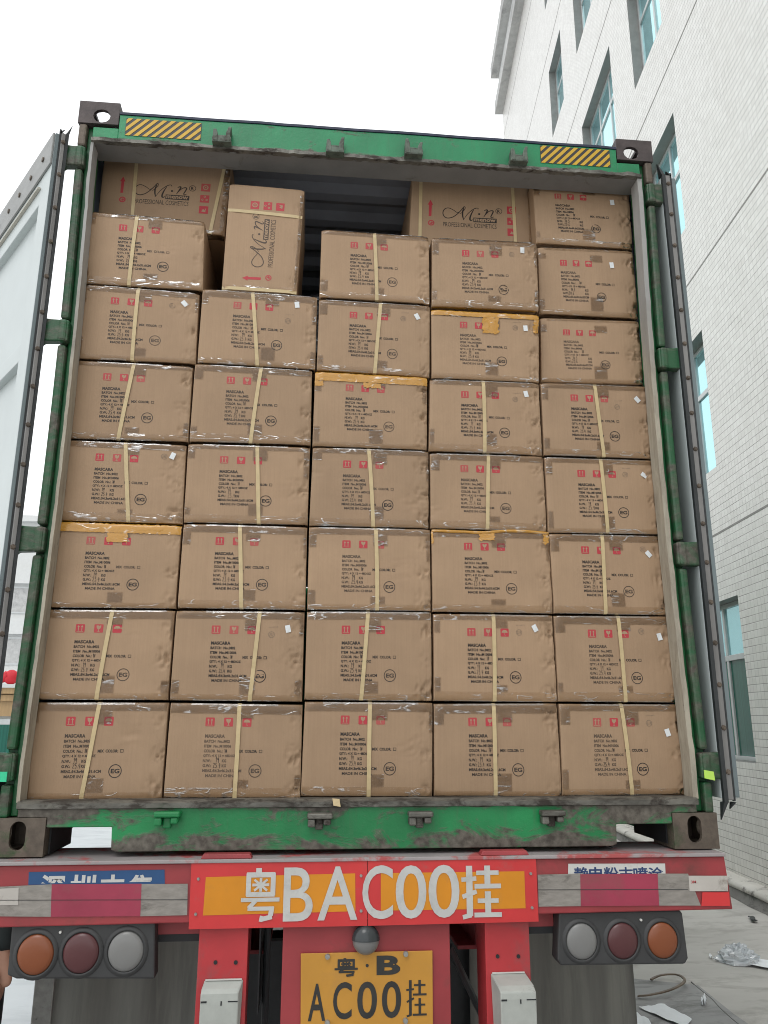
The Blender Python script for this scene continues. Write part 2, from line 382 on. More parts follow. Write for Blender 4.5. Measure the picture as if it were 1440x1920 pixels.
M['winframe'] = plain('silver_window_frame', (.52, .54, .54, 1), .35, .3, var=.05)
t = NT('tinted_reflective_glass'); t.bump(t.noise(.9, (1, 1, 1), 1), .04, .02)
M['glass'] = t.set(base=t.mix(t.step(t.noise(.6), .3, .7), (.38, .72, .77, 1), (.47, .79, .84, 1)), rough=.04, metal=.75)
t = NT('green_curtain_glass'); cu = t.noise(6, (6, 1, .1), 3)
M['glass_dark'] = t.set(base=t.mix(t.step(cu, .3, .7), (.012, .085, .066, 1), (.025, .15, .11, 1)), rough=.08, spec=.3)
M['cornice'] = plain('grey_cornice_concrete', (.46, .46, .45, 1), .7, var=.12, dirt=(.30, .30, .30, 1), dscale=1.5)
M['plaster'] = plain('white_plaster', (.62, .63, .62, 1), .7, var=.04)
M['conc'] = plain('worn_concrete', (.50, .485, .46, 1), .85, var=.12, scale=.9, dirt=(.37, .355, .335, 1), dscale=2.2, dlo=.5, dhi=.66, bump=.4, bscale=14, stretch=(1, 2.2, 1))
M['conc2'] = plain('stained_dark_concrete', (.34, .34, .34, 1), .85, var=.12, scale=1.5, dirt=(.22, .22, .215, 1), dscale=3, dlo=.5, dhi=.66, bump=.35, bscale=16, stretch=(1, 2, 1))
M['conc3'] = plain('pale_bluish_concrete', (.60, .62, .645, 1), .8, var=.05, scale=1.2, dirt=(.50, .52, .545, 1), dscale=1.6, dlo=.5, dhi=.7, bump=.2, bscale=9, stretch=(1, 2, 1))  # paler, bluish ground colour for the left side
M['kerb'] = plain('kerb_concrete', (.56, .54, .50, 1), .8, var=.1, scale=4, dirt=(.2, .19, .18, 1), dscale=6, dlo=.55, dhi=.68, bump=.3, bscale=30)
M['kerbdark'] = plain('dark_kerb_face', (.15, .145, .135, 1), .8, var=.15, scale=5, dirt=(.07, .07, .065, 1), dscale=6, bump=.3)  # darker grey for the kerb's lower face and the slab joint
M['paper'] = plain('white_paper', (.84, .87, .90, 1), .6, var=.02)
M['plasticbag'] = film('crumpled_clear_plastic', (.86, .9, .93, 1), ((.80, .84, .88, 1), .62), .6, .10)
M['wood'] = plain('honey_wood_boards', (.42, .27, .13, 1), .5, var=.15, scale=5, stretch=(4, 4, .3))
M['redcloth'] = plain('red_cloth', (.62, .02, .035, 1), .6)
M['skin'] = plain('skin', (.42, .23, .155, 1), .5, var=.06, scale=20)
M['trouser'] = plain('dark_navy_cloth', (.012, .015, .02, 1), .8, var=.2, bump=.3, bscale=300)
M['jacket'] = plain('black_green_jacket_cloth', (.010, .016, .016, 1), .8, var=.2, bump=.3, bscale=300)
M['hair'] = plain('black_hair', (.01, .009, .008, 1), .5)
M['shoe'] = plain('black_shoe_leather', (.02, .02, .02, 1), .4)
M['floorwood'] = plain('container_floor_plywood', (.16, .10, .06, 1), .7, var=.2, stretch=(1, .1, 1))
M['red_leg'] = plain('worn_red_leg_paint', (.46, .036, .042, 1), .42, var=.12, scale=5, dirt=(.27, .07, .07, 1), dscale=7, dlo=.52, dhi=.72)
M['soffit'] = plain('dull_grey_header_paint', (.19, .19, .185, 1), .6, var=.12, scale=8, dirt=(.13, .12, .105, 1), dscale=9, dlo=.6, dhi=.72, bump=.3)
M['keeper'] = plain('grey_green_keeper_steel', (.10, .125, .10, 1), .55, .1, var=.4, scale=30, dirt=(.06, .05, .042, 1), dscale=20, bump=.4)
M['castdark'] = plain('dark_casting_steel', (.070, .056, .055, 1), .55, .2, var=.35, scale=18, dirt=(.12, .10, .09, 1), dscale=10, dlo=.6, dhi=.72, bump=.5, bscale=70)

# ------------------------------------------------------------------ lettering from Blender's built-in font
_gc = {}
def glyphs(body, offset=0.0, res=2, space=1.0):
    k = (body, offset, res, space)
    if k in _gc: return _gc[k]
    c = bpy.data.curves.new('lettering', 'FONT'); c.body = body; c.size = 1; c.offset = offset; c.resolution_u = res; c.space_character = space
    o = bpy.data.objects.new('lettering', c); COL.objects.link(o)
    me = bpy.data.meshes.new_from_object(o.evaluated_get(bpy.context.evaluated_depsgraph_get()))
    v = [(p.co.x, p.co.y) for p in me.vertices]; f = [tuple(p.vertices) for p in me.polygons]
    bpy.data.objects.remove(o); bpy.data.curves.remove(c); bpy.data.meshes.remove(me)
    x0 = min(p[0] for p in v); x1 = max(p[0] for p in v); y0 = min(p[1] for p in v); y1 = max(p[1] for p in v)
    v = [((p[0]-x0)/(x1-x0), (p[1]-y0)/(y1-y0)) for p in v]
    _gc[k] = (v, f); return _gc[k]
def text(mb, body, x0, x1, y0, y1, fn, offset=0.0, shear=0, res=2, space=1.0, clip=None):
    """fit the words into x0..x1, y0..y1 of a 2D face and map with fn"""
    v, f = glyphs(body, offset, res, space)
    P = [(x0+(a+shear*b)*(x1-x0), y0+b*(y1-y0)) for a, b in v]
    if clip is not None: P = [(a, max(b, clip)) for a, b in P]
    mb.add([fn(a, b) for a, b in P], f)
def disc(mb, cx, cy, r, fn, n=20, r2=None):
    if r2 is None: mb.add([fn(cx+r*cos(2*pi*i/n), cy+r*sin(2*pi*i/n)) for i in range(n)], [tuple(range(n))])
    else:
        vs = [fn(cx+q*cos(2*pi*i/n), cy+q*sin(2*pi*i/n)) for q in (r, r2) for i in range(n)]
        mb.add(vs, [(i, (i+1) % n, n+(i+1) % n, n+i) for i in range(n)])
def poly(mb, pts, fn): mb.add([fn(a, b) for a, b in pts], [tuple(range(len(pts)))])
def rect(mb, x0, x1, y0, y1, fn): poly(mb, [(x0, y0), (x1, y0), (x1, y1), (x0, y1)], fn)

# ================================================================== SETTING: ground
GZ = -1.2
g = MB(); g.add([(-300, -300, GZ), (300, -300, GZ), (300, 300, GZ), (-300, 300, GZ)], [(0, 1, 2, 3)])
tag(g.build('ground', M['conc']), kind='structure')
g = MB(); g.add([(-2.5, -9, GZ+.004), (2.24, -9, GZ+.004), (2.27, 2.1, GZ+.004), (2.31, 2.62, GZ+.004), (1.7, 2.9, GZ+.004), (-2.5, 3.0, GZ+.004)], [(0, 1, 2, 3, 4, 5)])
tag(g.build('pavement', M['conc2']), kind='structure')
g = MB(); g.add([(-60, 1.2, GZ+.008), (-1.42, 1.2, GZ+.008), (-1.30, 44, GZ+.008), (-60, 44, GZ+.008)], [(0, 1, 2, 3)])
tag(g.build('yard_slab', M['conc3']), kind='structure')

# ================================================================== SHIPPING CONTAINER
cont = tag(empty('shipping_container', (0, 0, 0)), 'green worn shipping container with both rear doors open, full of cartons, on a red trailer', 'shipping container')
HX, HZ, L = 1.219, 2.896, 12.19
def casting(sx, top, yf=0, sy=1):
    m = MB(); x0, x1 = (HX-.162, HX) if sx > 0 else (-HX, -HX+.162)
    z0, z1 = (HZ-.106, HZ) if top else (0, .118); y0, y1 = (0, .178)
    hx = 1.122 if sx > 0 else -1.126
    th = .016
    hz = 2.828 if top else .064
    hole = oval(hx, hz, .068, .062, 6) if top else oval(hx+(.012 if sx > 0 else -.016), hz, .050, .088, 8)
    m.holeplate((x0, x1, z0, z1), hole, 0, th)
    m.holeplate((x0+.0005, x1-.0005, th, y1), oval((x0+x1)/2, .085, .064, .118, 8), z1-th if top else z0, z1 if top else z0+th, 'xy')
    sxo = x1 if sx > 0 else x0
    m.holeplate((th, y1-.0005, z0+(0 if top else th), z1-(th if top else 0)), oval(.089, (z0+z1)/2, .08, .05, 6), sxo-(.001+th)*(1 if sx > 0 else -1), sxo-.001*(1 if sx > 0 else -1), 'yz')
    xi = x0 if sx > 0 else x1
    m.box(xi, xi+.012*(1 if sx > 0 else -1), th, y1-.001, z0+.001, z1-th-.001)
    m.box(x0+.014, x1-.018, y1-.014, y1-.002, z0+.001, z1-th-.001)
    zb = z0 if top else z1-.012
    m.box(x0+.014, x1-.018, th, y1-.015, zb+.0005, zb+.0115)
    o = m.build('corner_casting', M['castdark'] if top else M['cast'], cont, bevel=.009); return o
for sx in (-1, 1):
    for top in (0, 1): casting(sx, top)
for sx in (-1, 1):
    for z0 in (0, HZ-.118):
        MB().box(sx*(HX-.162), sx*HX, L-.178, L, z0, z0+.118).build('corner_casting', M['cast'], cont, bevel=.006)
# rear corner posts: dark channel, worn outer pin bar, grey jamb that carries the door seal
rng = random.Random(3)
HZS = [2.63, 1.855, 1.045, .275]
def bow(z): return .017*max(0, sin(pi*min(1, max(0, (z-.3)/2.3))))
def vbar(m, sx, x0, x1, y0, y1, z0, z1, n=14):
    vs = []
    for i in range(n+1):
        z = z0+(z1-z0)*i/n; b = bow(z); vs += [(sx*(x0-b), y0, z), (sx*(x1-b), y0, z), (sx*(x1-b), y1, z), (sx*(x0-b), y1, z)]
    m.add(vs, [(4*i+k, 4*i+(k+1) % 4, 4*i+4+(k+1) % 4, 4*i+4+k) for i in range(n) for k in range(4)]+[(3, 2, 1, 0), (4*n, 4*n+1, 4*n+2, 4*n+3)])
for sx in (-1, 1):
    m = MB(); vbar(m, sx, 1.158, 1.182, .030, .125, .12, 2.79); vbar(m, sx, 1.183, 1.2175, .05, .17, .12, 2.777)
    p = m.build('corner_post', M['pdark'], cont, bevel=.004)
    zs = [.118]+sorted(sum([[h-.055, h+.055] for h in HZS], []))+[2.789]
    for a, b in zip(zs[0::2], zs[1::2]):
        m = MB(); vbar(m, sx, 1.1815, 1.2135, .003, .046, a, b); m.build('pin_bar', M['cast'] if a > 2.5 else M['post'], p, bevel=.010)
    m = MB(); N = 60; vs = []
    for i in range(N+1):
        z = .165+(2.70-.165)*i/N; bz = bow(z)
        w = .0025*noise.noise(Vector((sx*3, 0, z*9)))+.002*noise.noise(Vector((sx*7, 1, z*31)))
        xo = sx*(1.1590+w-bz); xi = sx*((1.1395 if sx > 0 else 1.1475)-bz)+sx*w*.4
        yf = .001+.004*noise.noise(Vector((sx*5, 2, z*14)))
        vs += [(xo, yf, z), (xi, yf, z), (xi, .070, z), (xo, .070, z)]
    fs = []
    for i in range(N):
        for k in range(4): fs.append((4*i+k, 4*i+(k+1) % 4, 4*i+4+(k+1) % 4, 4*i+4+k))
    m.add(vs, fs); m.build('door_jamb', M['jamb'], cont)
    for h in HZS:
        m = MB(); bw = bow(h); x0, x1 = sx*(1.176-bw), sx*1.262; xm = sx*(1.236-bw*.5); xn = sx*1.25
        m.prism([(x0, h-.042), (xn, h-.046), (x1, h-.062), (x1, h+.05), (xm, h+.046), (x0, h+.044)] if sx > 0 else
                [(x0, h+.044), (xm, h+.046), (x1, h+.05), (x1, h-.062), (xn, h-.046), (x0, h-.042)], -.004, .034)
        hi = m.build('hinge', M['post'], cont, bevel=.006)
        MB().box(sx*(1.1815-bw), sx*(1.2145-bw), -.010, .045, h-.046, h+.046).build('hinge_knuckle', M['post'], hi, bevel=.010)
a = at(-2, 1458, .0); b = at(15, 1450, 0)
MB().box(a.x, b.x+.004, -.020, -.0165, a.z-.012, b.z+.006).build('seal_sticker', M['teal'], cont)
a = at(1317, 1463, 0); b = at(1334, 1443, 0)
MB().hexa([(a.x, -.019, a.z+.008), (b.x, -.019, a.z), (b.x, -.017, a.z), (a.x, -.017, a.z+.008), (a.x, -.019, b.z), (b.x-.002, -.019, b.z-.006), (b.x-.002, -.017, b.z-.006), (a.x, -.017, b.z)]).build('seal_sticker', M['lime'], cont)
# header
m = MB(); m.box(-1.156, -1.0545, .004, .06, 2.712, 2.776); m.box(1.0545, 1.156, .004, .06, 2.712, 2.776)
N = 44; top = []
for i in range(N+1):
    x = -1.054+2.108*i/N; top.append((x, 2.848+.0035*noise.noise(Vector((x*3.3, 5, 0)))+.002*noise.noise(Vector((x*9, 5, 3)))))
m.prism([(-1.054, 2.712), (1.054, 2.712)]+[(a, b-.008) for a, b in top[::-1]], 0.0, .058)
m.prism([(-1.054, 2.8), (1.054, 2.8)]+[(a, b+.0008) for a, b in top[::-1]], .0585, .12)
hd = m.build('header', M['head'], cont, bevel=.003)
m = MB(); m.prism([(a, b-.0075) for a, b in top]+[(a, b+.0035) for a, b in top[::-1]], -.0035, .10); m.build('header_cap', plain('dark_navy_weathered_edge', (.022, .03, .06, 1), .6, var=.3, scale=20), hd)
m = MB(); N = 110; vs = []
for i in range(N+1):
    x = -1.156+2.312*i/N; q = noise.noise(Vector((x*14, 2, 1))); q2 = noise.noise(Vector((x*40, 3, 1)))
    zt = 2.722+.006*q+.004*q2; zb = 2.700+.0025*q2; yf = -.007-.006*abs(q)-.003*q2
    vs += [(x, .001, zt+.004), (x, yf, zt-.004), (x, yf, zb+.003), (x, .012, zb)]
m.add(vs, [(4*i+k, 4*i+4+k, 4*i+5+k, 4*i+1+k) for i in range(N) for k in range(3)])
m.build('header_lip', M['lip'], hd)
MB().box(-1.1565, 1.1565, .008, .115, 2.7005, 2.7115).build('header_soffit', M['soffit'], hd)
MB().box(-1.15, 1.15, .0605, .12, 2.7125, 2.84).build('header_back', M['inner'], hd)
# hazard stripes
for x0, x1, z0, z1 in ((-1.027, -.721, 2.741, 2.824), (.714, 1.024, 2.745, 2.832)):
    st = MB(); F = lambda a, b: (a, -.0015, b); rect(st, x0, x1, z0, z1, F)
    pl = st.build('hazard_sticker', M['stripe_k'], cont)
    m = MB(); pitch = .0345; i = -3
    while x0+i*pitch < x1:
        b0 = x0+i*pitch; h = z1-z0; sl = h*.95; wd = pitch*.53
        pts = [(b0, z0), (b0+wd, z0), (b0+wd+sl, z1), (b0+sl, z1)]
        def clip(pts, lim, keep_less):
            out = []
            for k in range(len(pts)):
                p, q = pts[k], pts[(k+1) % len(pts)]
                ip = (p[0] <= lim) if keep_less else (p[0] >= lim); iq = (q[0] <= lim) if keep_less else (q[0] >= lim)
                if ip: out.append(p)
                if ip != iq: tt = (lim-p[0])/(q[0]-p[0]); out.append((lim, p[1]+(q[1]-p[1])*tt))
            return out
        pts = clip(pts, x1-.002, True)
        if pts: pts = clip(pts, x0+.002, False)
        if len(pts) > 2: poly(m, pts, lambda a, b: (a, -.0025, b))
        i += 1
    m.build('diagonal_stripes', M['yellow'], pl, fix=False)
# locking-bar keepers: U-shaped forks on the header, worn cams on the sill
def keeper(x, z, flip, mat, w=.074, h=.078):
    m = MB(); s = -1 if flip else 1
    def fork(xa, lean, hh):
        pts = [(xa-.010, z), (xa+.010, z), (xa+.009+lean*.4, z+hh*.7*s), (xa+.007+lean, z+hh*s), (xa-.005+lean, z+hh*s*.98), (xa-.010+lean*.4, z+hh*.6*s)]
        if s < 0: pts = pts[::-1]
        m.prism(pts, -.042, -.004)
    fork(x-w/2+.010, -.006, h*(1 if x > .05 and x < .4 else .8)); fork(x+w/2-.010, .007, h*(.8 if x > .05 and x < .4 else 1))
    m.box(x-w/2-.004, x+w/2+.004, -.040, -.001, z-.004*s, z+.022*s)
    m.cyl((x-w/2, -.03, z+.028*s), (x+w/2, -.03, z+.028*s), .006, n=8)
    o = m.build('locking_keeper', mat, cont, bevel=.005); return o
for px, py in ((416, 270), (628, 289), (775, 293), (972, 306)):
    a = at(px, py, -.02); keeper(a.x, a.z, False, M['keeper'], .068, .070)
for px, py, k in ((315, 1522, 0), (600, 1525, 1), (788, 1522, 1), (1035, 1520, 1)):
    a = at(px, py, -.02)
    m = MB(); x = a.x; z = a.z-.002
    m.box(x-.042, x+.042, -.045, -.001, z-.014, z+.004); m.box(x-.040, x-.016, -.040, -.001, z-.040, z-.0145)
    m.box(x+.012, x+.036, -.040, -.001, z-.034, z-.0145); m.box(x-.0155, x+.0115, -.018, -.001, z-.050, z-.0145)
    m.build('locking_keeper', M['lip'] if k else M['green'], cont, bevel=.005)
# rear sill with two fork pockets
F1, F2, G1, G2 = -1.050, -.848, .855, 1.050
pts = [(-1.056, .118), (-1.056, .089), (F1, .088), (F2, .088), (F2+.003, .018), (F2+.02, .012), (G1-.02, .012), (G1-.003, .018), (G1, .083), (G2, .083), (1.056, .085), (1.056, .118), (1.15, .119), (1.15, .148), (-1.15, .148), (-1.15, .119)]
m = MB(); m.prism(pts, .003, .05); sill = m.build('rear_sill', M['sill'], cont, bevel=.003)
m = MB()
for a, b in ((F1, F2), (G1, G2)):
    m.box(a-.002, b+.002, .0505, .34, .094, .102); m.box(a-.006, a-.001, .0505, .30, .0, .094); m.box(b+.001, b+.006, .0505, .34, .012, .094)
each(m, 'fork_pocket_wall', M['black'], sill)
m = MB(); N = 120; vs = []
for i in range(N+1):
    x = -1.152+2.304*i/N; q = noise.noise(Vector((x*12, 8, 1))); q2 = noise.noise(Vector((x*37, 9, 1)))
    vs += [(x, .001, .144+.003*q), (x, -.010-.004*q, .147+.002*q2), (x, -.011-.003*q2, .163+.003*q2), (x, .006, .171), (x, .075, .170)]
m.add(vs, [(5*i+k, 5*i+5+k, 5*i+6+k, 5*i+1+k) for i in range(N) for k in range(4)])
m.build('threshold_plate', M['lip'], sill)
a = at(632, 1503, -.015)
MB().hexa([(a.x-.012, -.022, a.z-.012), (a.x+.012, -.022, a.z-.016), (a.x+.012, -.0205, a.z-.016), (a.x-.012, -.0205, a.z-.012), (a.x-.016, -.014, a.z+.010), (a.x+.008, -.014, a.z+.008), (a.x+.008, -.0125, a.z+.008), (a.x-.016, -.0125, a.z+.010)]).build('tape_scrap', M['strap'], cont)
# shell: corrugated sides and roof, rails, floor
def corrug(pitch, depth, y0, y1):
    out = []; y = y0
    while y < y1:
        out += [(y, 0), (y+pitch*.26, 0), (y+pitch*.5, depth), (y+pitch*.76, depth)]; y += pitch
    return [p for p in out if p[0] <= y1]+[(y1, 0)]
for sx in (-1, 1):
    for off, mt, nm in ((1.2185, M['green'], 'side_wall'), (1.2140, M['inner'], 'side_lining')):
        m = MB(); c = corrug(.278, .036, .17, L-.18); vs = []
        for y, d in c: vs += [(sx*(off-d), y, .10), (sx*(off-d), y, 2.84)]
        m.add(vs, [(2*i, 2*i+2, 2*i+3, 2*i+1) for i in range(len(c)-1)]); m.build(nm, mt, cont, fix=False)
    m = MB(); m.box(sx*1.165, sx*1.2188, .178, L-.178, .0, .14); m.box(sx*1.16, sx*1.2188, .178, L-.178, 2.83, 2.89)
    each(m, 'side_rail', M['green'], cont)
for z, mt, nm in ((2.874, M['green'], 'roof'), (2.869, M['inner'], 'roof_lining')):
    m = MB(); c = corrug(.209, -.022, .1205, L-.1); vs = []
    for y, d in c: vs += [(-1.17, y, z+d), (1.17, y, z+d)]
    m.add(vs, [(2*i, 2*i+2, 2*i+3, 2*i+1) for i in range(len(c)-1)]); m.build(nm, mt, cont, fix=False)
MB().box(-1.17, 1.17, L-.05, L, .1, 2.86).build('front_wall', M['green'], cont)
MB().box(-1.165, 1.165, .076, L-.05, .135, .163).build('floor', M['floorwood'], cont)
m = MB(); y = .42
while y < L-.3: m.box(-1.164, 1.164, y, y+.045, .103, .134); y += .30
each(m, 'floor_crossmember', M['green'], cont)
# doors
def door(Q, ang, sx, T, label):
    """Q: interior hinge-side corner; the leaf runs along d; thickness goes to the outer face"""
    d = Vector((sx*sin(ang), cos(ang), 0)); n = Vector((sx*cos(ang), -sin(ang), 0))
    def P(s, t, z): v = Vector((Q[0], Q[1], 0))+d*s-n*t; return (v.x, v.y, z)
    def bx(m, s0, s1, t0, t1, z0, z1):
        m.hexa([P(s0, t0, z0), P(s1, t0, z0), P(s1, t1, z0), P(s0, t1, z0), P(s0, t0, z1), P(s1, t0, z1), P(s1, t1, z1), P(s0, t1, z1)])
    Z0, Z1 = .165, 2.71; Wd = 1.165
    m = MB()
    bx(m, .004, .120, 0, T, Z0, Z1); bx(m, Wd-.12, Wd, 0, T, Z0, Z1)
    for z0, z1 in ((2.44, Z1), (1.75, 1.825), (.95, 1.02), (Z0, .30)): bx(m, .1195, Wd-.1195, .001, T-.001, z0, z1)
    bx(m, .119, Wd-.119, T-.016, T-.008, Z0+.01, Z1-.01)
    leaf = m.build('door', M['doorwhite'], cont, bevel=.003)
    leaf['label'] = label
    m = MB(); bx(m, -.001, .0035, 0, T*.27, Z0+.004, Z1-.004); m.build('edge_flange', M['doordark'], leaf)
    m = MB(); bx(m, -.010, .0035, T*.42, T*.76, Z0-.004, Z1+.004); m.build('gasket_retainer', M['alu'], leaf, bevel=.002)
    m = MB(); bx(m, -.004, .0035, T*.27, T*.42, Z0-.008, Z1+.02)
    bx(m, -.014, .0035, T*.76, T*1.0, Z0-.012, Z1+.006)
    for zz, s in ((Z1+.006, 1), (Z0-.012, -1)):           # torn gasket tips
        for t0, t1, hh in ((T*.3, T*.45, .022), (T*.78, T*1.02, .058)):
            A = P(-.012, t0, zz); B = P(-.012, t1, zz); C = P(.02, t1, zz); Dd = P(.02, t0, zz); E = P(-.005, t1+.012, zz+s*hh); F_ = P(.004, t1+.012, zz+s*hh)
            m.add([A, B, C, Dd, E, F_], [(0, 1, 4), (1, 2, 5, 4), (2, 3, 5), (3, 0, 4, 5)])
    m.build('gasket', M['rubber'], leaf)
    m = MB(); z = Z0+.09
    while z < Z1:
        a = Vector(P(-.0105, T*.59, z)); m.cyl(a, a-d*.004, .0105, .0085, n=6); m.cyl(a-d*.004, a-d*.0075, .006, n=8); z += .151
    each(m, 'bolt_head', M['cast'], leaf)
    # riveted gasket band along the top edge and a handle-side band
    if sx > 0: return leaf
    m = MB(); bx(m, .006, Wd, -.009, -.0005, 2.565, 2.709); m.build('top_gasket_band', plain('pale_grey_rubber_band', (.27, .275, .27, 1), .5, var=.12, stretch=(1, 1, 3)), leaf, bevel=.002)
    m = MB(); s = .10
    while s < Wd:
        a = Vector(P(s, -.0095, 2.635)); m.cyl(a, a+n*.005, .011, n=10); s += .15
    each(m, 'band_rivet', M['cast'], leaf)
    m = MB(); bx(m, .1205, Wd-.13, -.012, 0, 2.512, 2.520); m.build('band_seam', plain('beige_sealant', (.46, .44, .38, 1), .6), leaf)
    return leaf
door((-1.286, -.030), radians(35.5), -1, .046, 'pale grey inner face of the left door, swung wide open')
door((1.306, -.006), radians(2.0), 1, .062, 'right door folded back along the container side, seen edge-on')

# ================================================================== TRAILER
tr = tag(empty('container_trailer', (0, 1.0, GZ)), 'red skeletal container trailer with yellow plate, number board and round tail lights', 'trailer')
def tb(m, *a, **k):
    o = m.build(*a, **k); o.parent = tr; o.matrix_parent_inverse = Matrix.Translation((0, -1.0, -GZ)); return o
BY = -.05                                                          # rear face of the beam
zt = -.004; zb = at(683, 1730, BY).z
m = MB(); xL = -1.225; xR = 1.212
m.prism([(xL, zb+.006), (xR+.006, zb+.018), (xR-.006, zt-.012), (xL, zt-.012)], BY, BY+.05)
m.box(xL+.01, xR-.01, BY+.0505, BY+.26, zb+.03, zt-.013)
beam = tb(m, 'rear_beam', M['red_paint'], bevel=.004)
m = MB(); m.box(xL+.002, xR-.008, BY-.012, BY+.275, zt-.0115, zt-.0005)
tb(m, 'beam_top_plate', plain('grey_scuffed_red_deck', (.33, .30, .30, 1), .5, var=.12, scale=6, dirt=(.42, .09, .09, 1), dscale=4, dlo=.52, dhi=.6), bevel=.002)
for px in (427, 942):
    a = at(px, 1597, -.02); m = MB(); w = .082
    m.hexa([(a.x-w, -.056, zt), (a.x+w, -.056, zt), (a.x+w, -.012, zt), (a.x-w, -.012, zt), (a.x-w+.008, -.054, zt+.014), (a.x+w-.008, -.054, zt+.014), (a.x+w-.008, -.014, zt+.014), (a.x-w+.008, -.014, zt+.014)])
    tb(m, 'landing_pad', M['red_paint'], bevel=.002)
# chassis rails, cross members, wheels
m = MB()
for x in (-.40, .40):
    m.box(x-.07, x+.07, .22, 11.8, -.018, -.006); m.box(x-.006, x+.006, .22, 11.8, -.34, -.018); m.box(x-.07, x+.07, .22, 11.8, -.352, -.34)
for y in (1.2, 2.9, 5.2, 8, 11.6): m.box(-.40, .40, y, y+.1, -.16, -.022)
each(m, 'chassis_member', M['red_paint'], put=tb)
m = MB()
for y in (1.85, 3.15): m.cyl((-1.0, y, -.72), (1.0, y, -.72), .07, n=14)
for x in (-.5, .5): m.box(x-.04, x+.04, 1.3, 3.9, -.55, -.45)
each(m, 'axle', M['black'], put=tb)
def wheel(x, y):
    m = MB(); prof = [(.28, -.10), (.42, -.125), (.475, -.11), (.49, -.06), (.49, .06), (.475, .11), (.42, .125), (.28, .10)]; n = 36; vs = []
    for i in range(n):
        t = 2*pi*i/n
        for r, w in prof: vs.append((x+w, y+r*cos(t), -.71+r*sin(t)))
    k = len(prof); m.add(vs, [(i*k+j, i*k+(j+1) % k, ((i+1) % n)*k+(j+1) % k, ((i+1) % n)*k+j) for i in range(n) for j in range(k)])
    w = tb(m, 'wheel', M['tyre'], smooth=True)
    m = MB(); s = 1 if x > 0 else -1; m.cyl((x-.09*s, y, -.71), (x+.05*s, y, -.71), .285, n=24); m.cyl((x+.05*s, y, -.71), (x+.11*s, y, -.71), .1, n=16)
    r = m.build('rim', M['steel'], w); return w
for y in (1.85, 3.15):
    for x in (-1.08, -.78, .78, 1.08): wheel(x, y)
# mud flaps behind the beam
for a, b in (((90, 1738), (430, 1925)), ((880, 1745), (1197, 1925))):
    p = at(a[0], a[1], .9); q = at(b[0], b[1], .9); m = MB(); N = 16; vs = []
    zt_, zb_ = -.22, -1.02
    for j in range(9):
        z = zt_+(zb_-zt_)*j/8
        for i in range(N+1):
            x = p.x+(q.x-p.x)*i/N; vs.append((x, .9+.012*sin(i*1.3)+.02*noise.noise(Vector((x*2, z*2, 0))), z))
    o = len(vs); vs += [(x, y+.012, z) for x, y, z in vs]
    fs = [(j*(N+1)+i, j*(N+1)+i+1, (j+1)*(N+1)+i+1, (j+1)*(N+1)+i) for j in range(8) for i in range(N)]
    fs += [tuple(k+o for k in f[::-1]) for f in fs]
    for j in range(8):
        for i in (0, N): fs.append((j*(N+1)+i, (j+1)*(N+1)+i, (j+1)*(N+1)+i+o, j*(N+1)+i+o))
    m.add(vs, fs); tb(m, 'mudflap', M['mud'], smooth=True, fix=False)
m = MB(); p = at(68, 1840, .88); q = at(104, 1840, .88); m.box(q.x-.085, q.x-.006, .89, .93, -1.05, -.24); m.box(-1.20, -.42, .86, .895, -.24, -.185); m.box(.42, 1.20, .86, .895, -.24, -.185)
each(m, 'mudguard_bracket', M['steel'], bevel=.004, put=tb)
# number board: two red sheets with orange panels, riveted
BF = BY-.004
def atB(px, py, dy=0): return at(px, py, BF-dy)
pl = []
for c in (((354, 1742), (688.6, 1735.5), (688.6, 1613), (359, 1618.5)), ((689.8, 1735.5), (1009.5, 1727.5), (1004.5, 1609.5), (689.8, 1613))):
    P4 = [atB(*q) for q in c]; m = MB(); m.prism([(q.x, q.z) for q in P4], BF-.003, BF); pl.append(tb(m, 'number_board', M['red_bright']))
for bd, c in ((pl[0], ((380.5, 1716.5), (666.5, 1708.5), (666, 1637.5), (386, 1644.5))), (pl[1], ((714, 1707.5), (985.5, 1703), (983, 1633.5), (714, 1637)))):
    m = MB(); P4 = [atB(*q, .0035) for q in c]; m.add([(q.x, BF-.0040, q.z) for q in P4], [(0, 1, 2, 3)]); m.build('orange_panel', M['orange'], bd, fix=False)
def px_text(m, s, x0, x1, y0, y1, Y, off=0, **k):
    a = at(x0, y1, Y); b = at(x1, y0, Y); text(m, s, a.x, b.x, a.z, b.z, lambda u, v: (u, Y, v), off, **k)
YUE = [('L', .44, 1.0, .44, .90, .13), ('L', .13, .87, .87, .87, .11), ('L', .18, .90, .18, .48, .11), ('L', .82, .90, .82, .48, .11), ('L', .13, .50, .87, .50, .10),
       ('L', .50, .81, .50, .55, .06), ('L', .28, .68, .72, .68, .06), ('L', .33, .78, .67, .57, .05), ('L', .67, .78, .33, .57, .05), ('L', .0, .40, 1.0, .40, .085),
       ('L', .38, .38, .20, .24, .09), ('L', .18, .235, .86, .235, .085), ('L', .81, .27, .78, .10, .11), ('L', .82, .08, .52, .03, .10), ('L', .55, .10, .52, -.01, .07)]
GUA = [('L', .20, 1.0, .20, .03, .14), ('L', .0, .73, .38, .75, .09), ('L', .02, .40, .38, .50, .09), ('L', .24, .05, .02, .01, .09), ('L', .66, 1.0, .66, .58, .13), ('L', .38, .86, .95, .86, .09),
       ('L', .33, .60, 1.0, .60, .095), ('L', .66, .50, .66, .05, .13), ('L', .40, .32, .93, .32, .09), ('L', .31, .05, 1.0, .05, .095)]
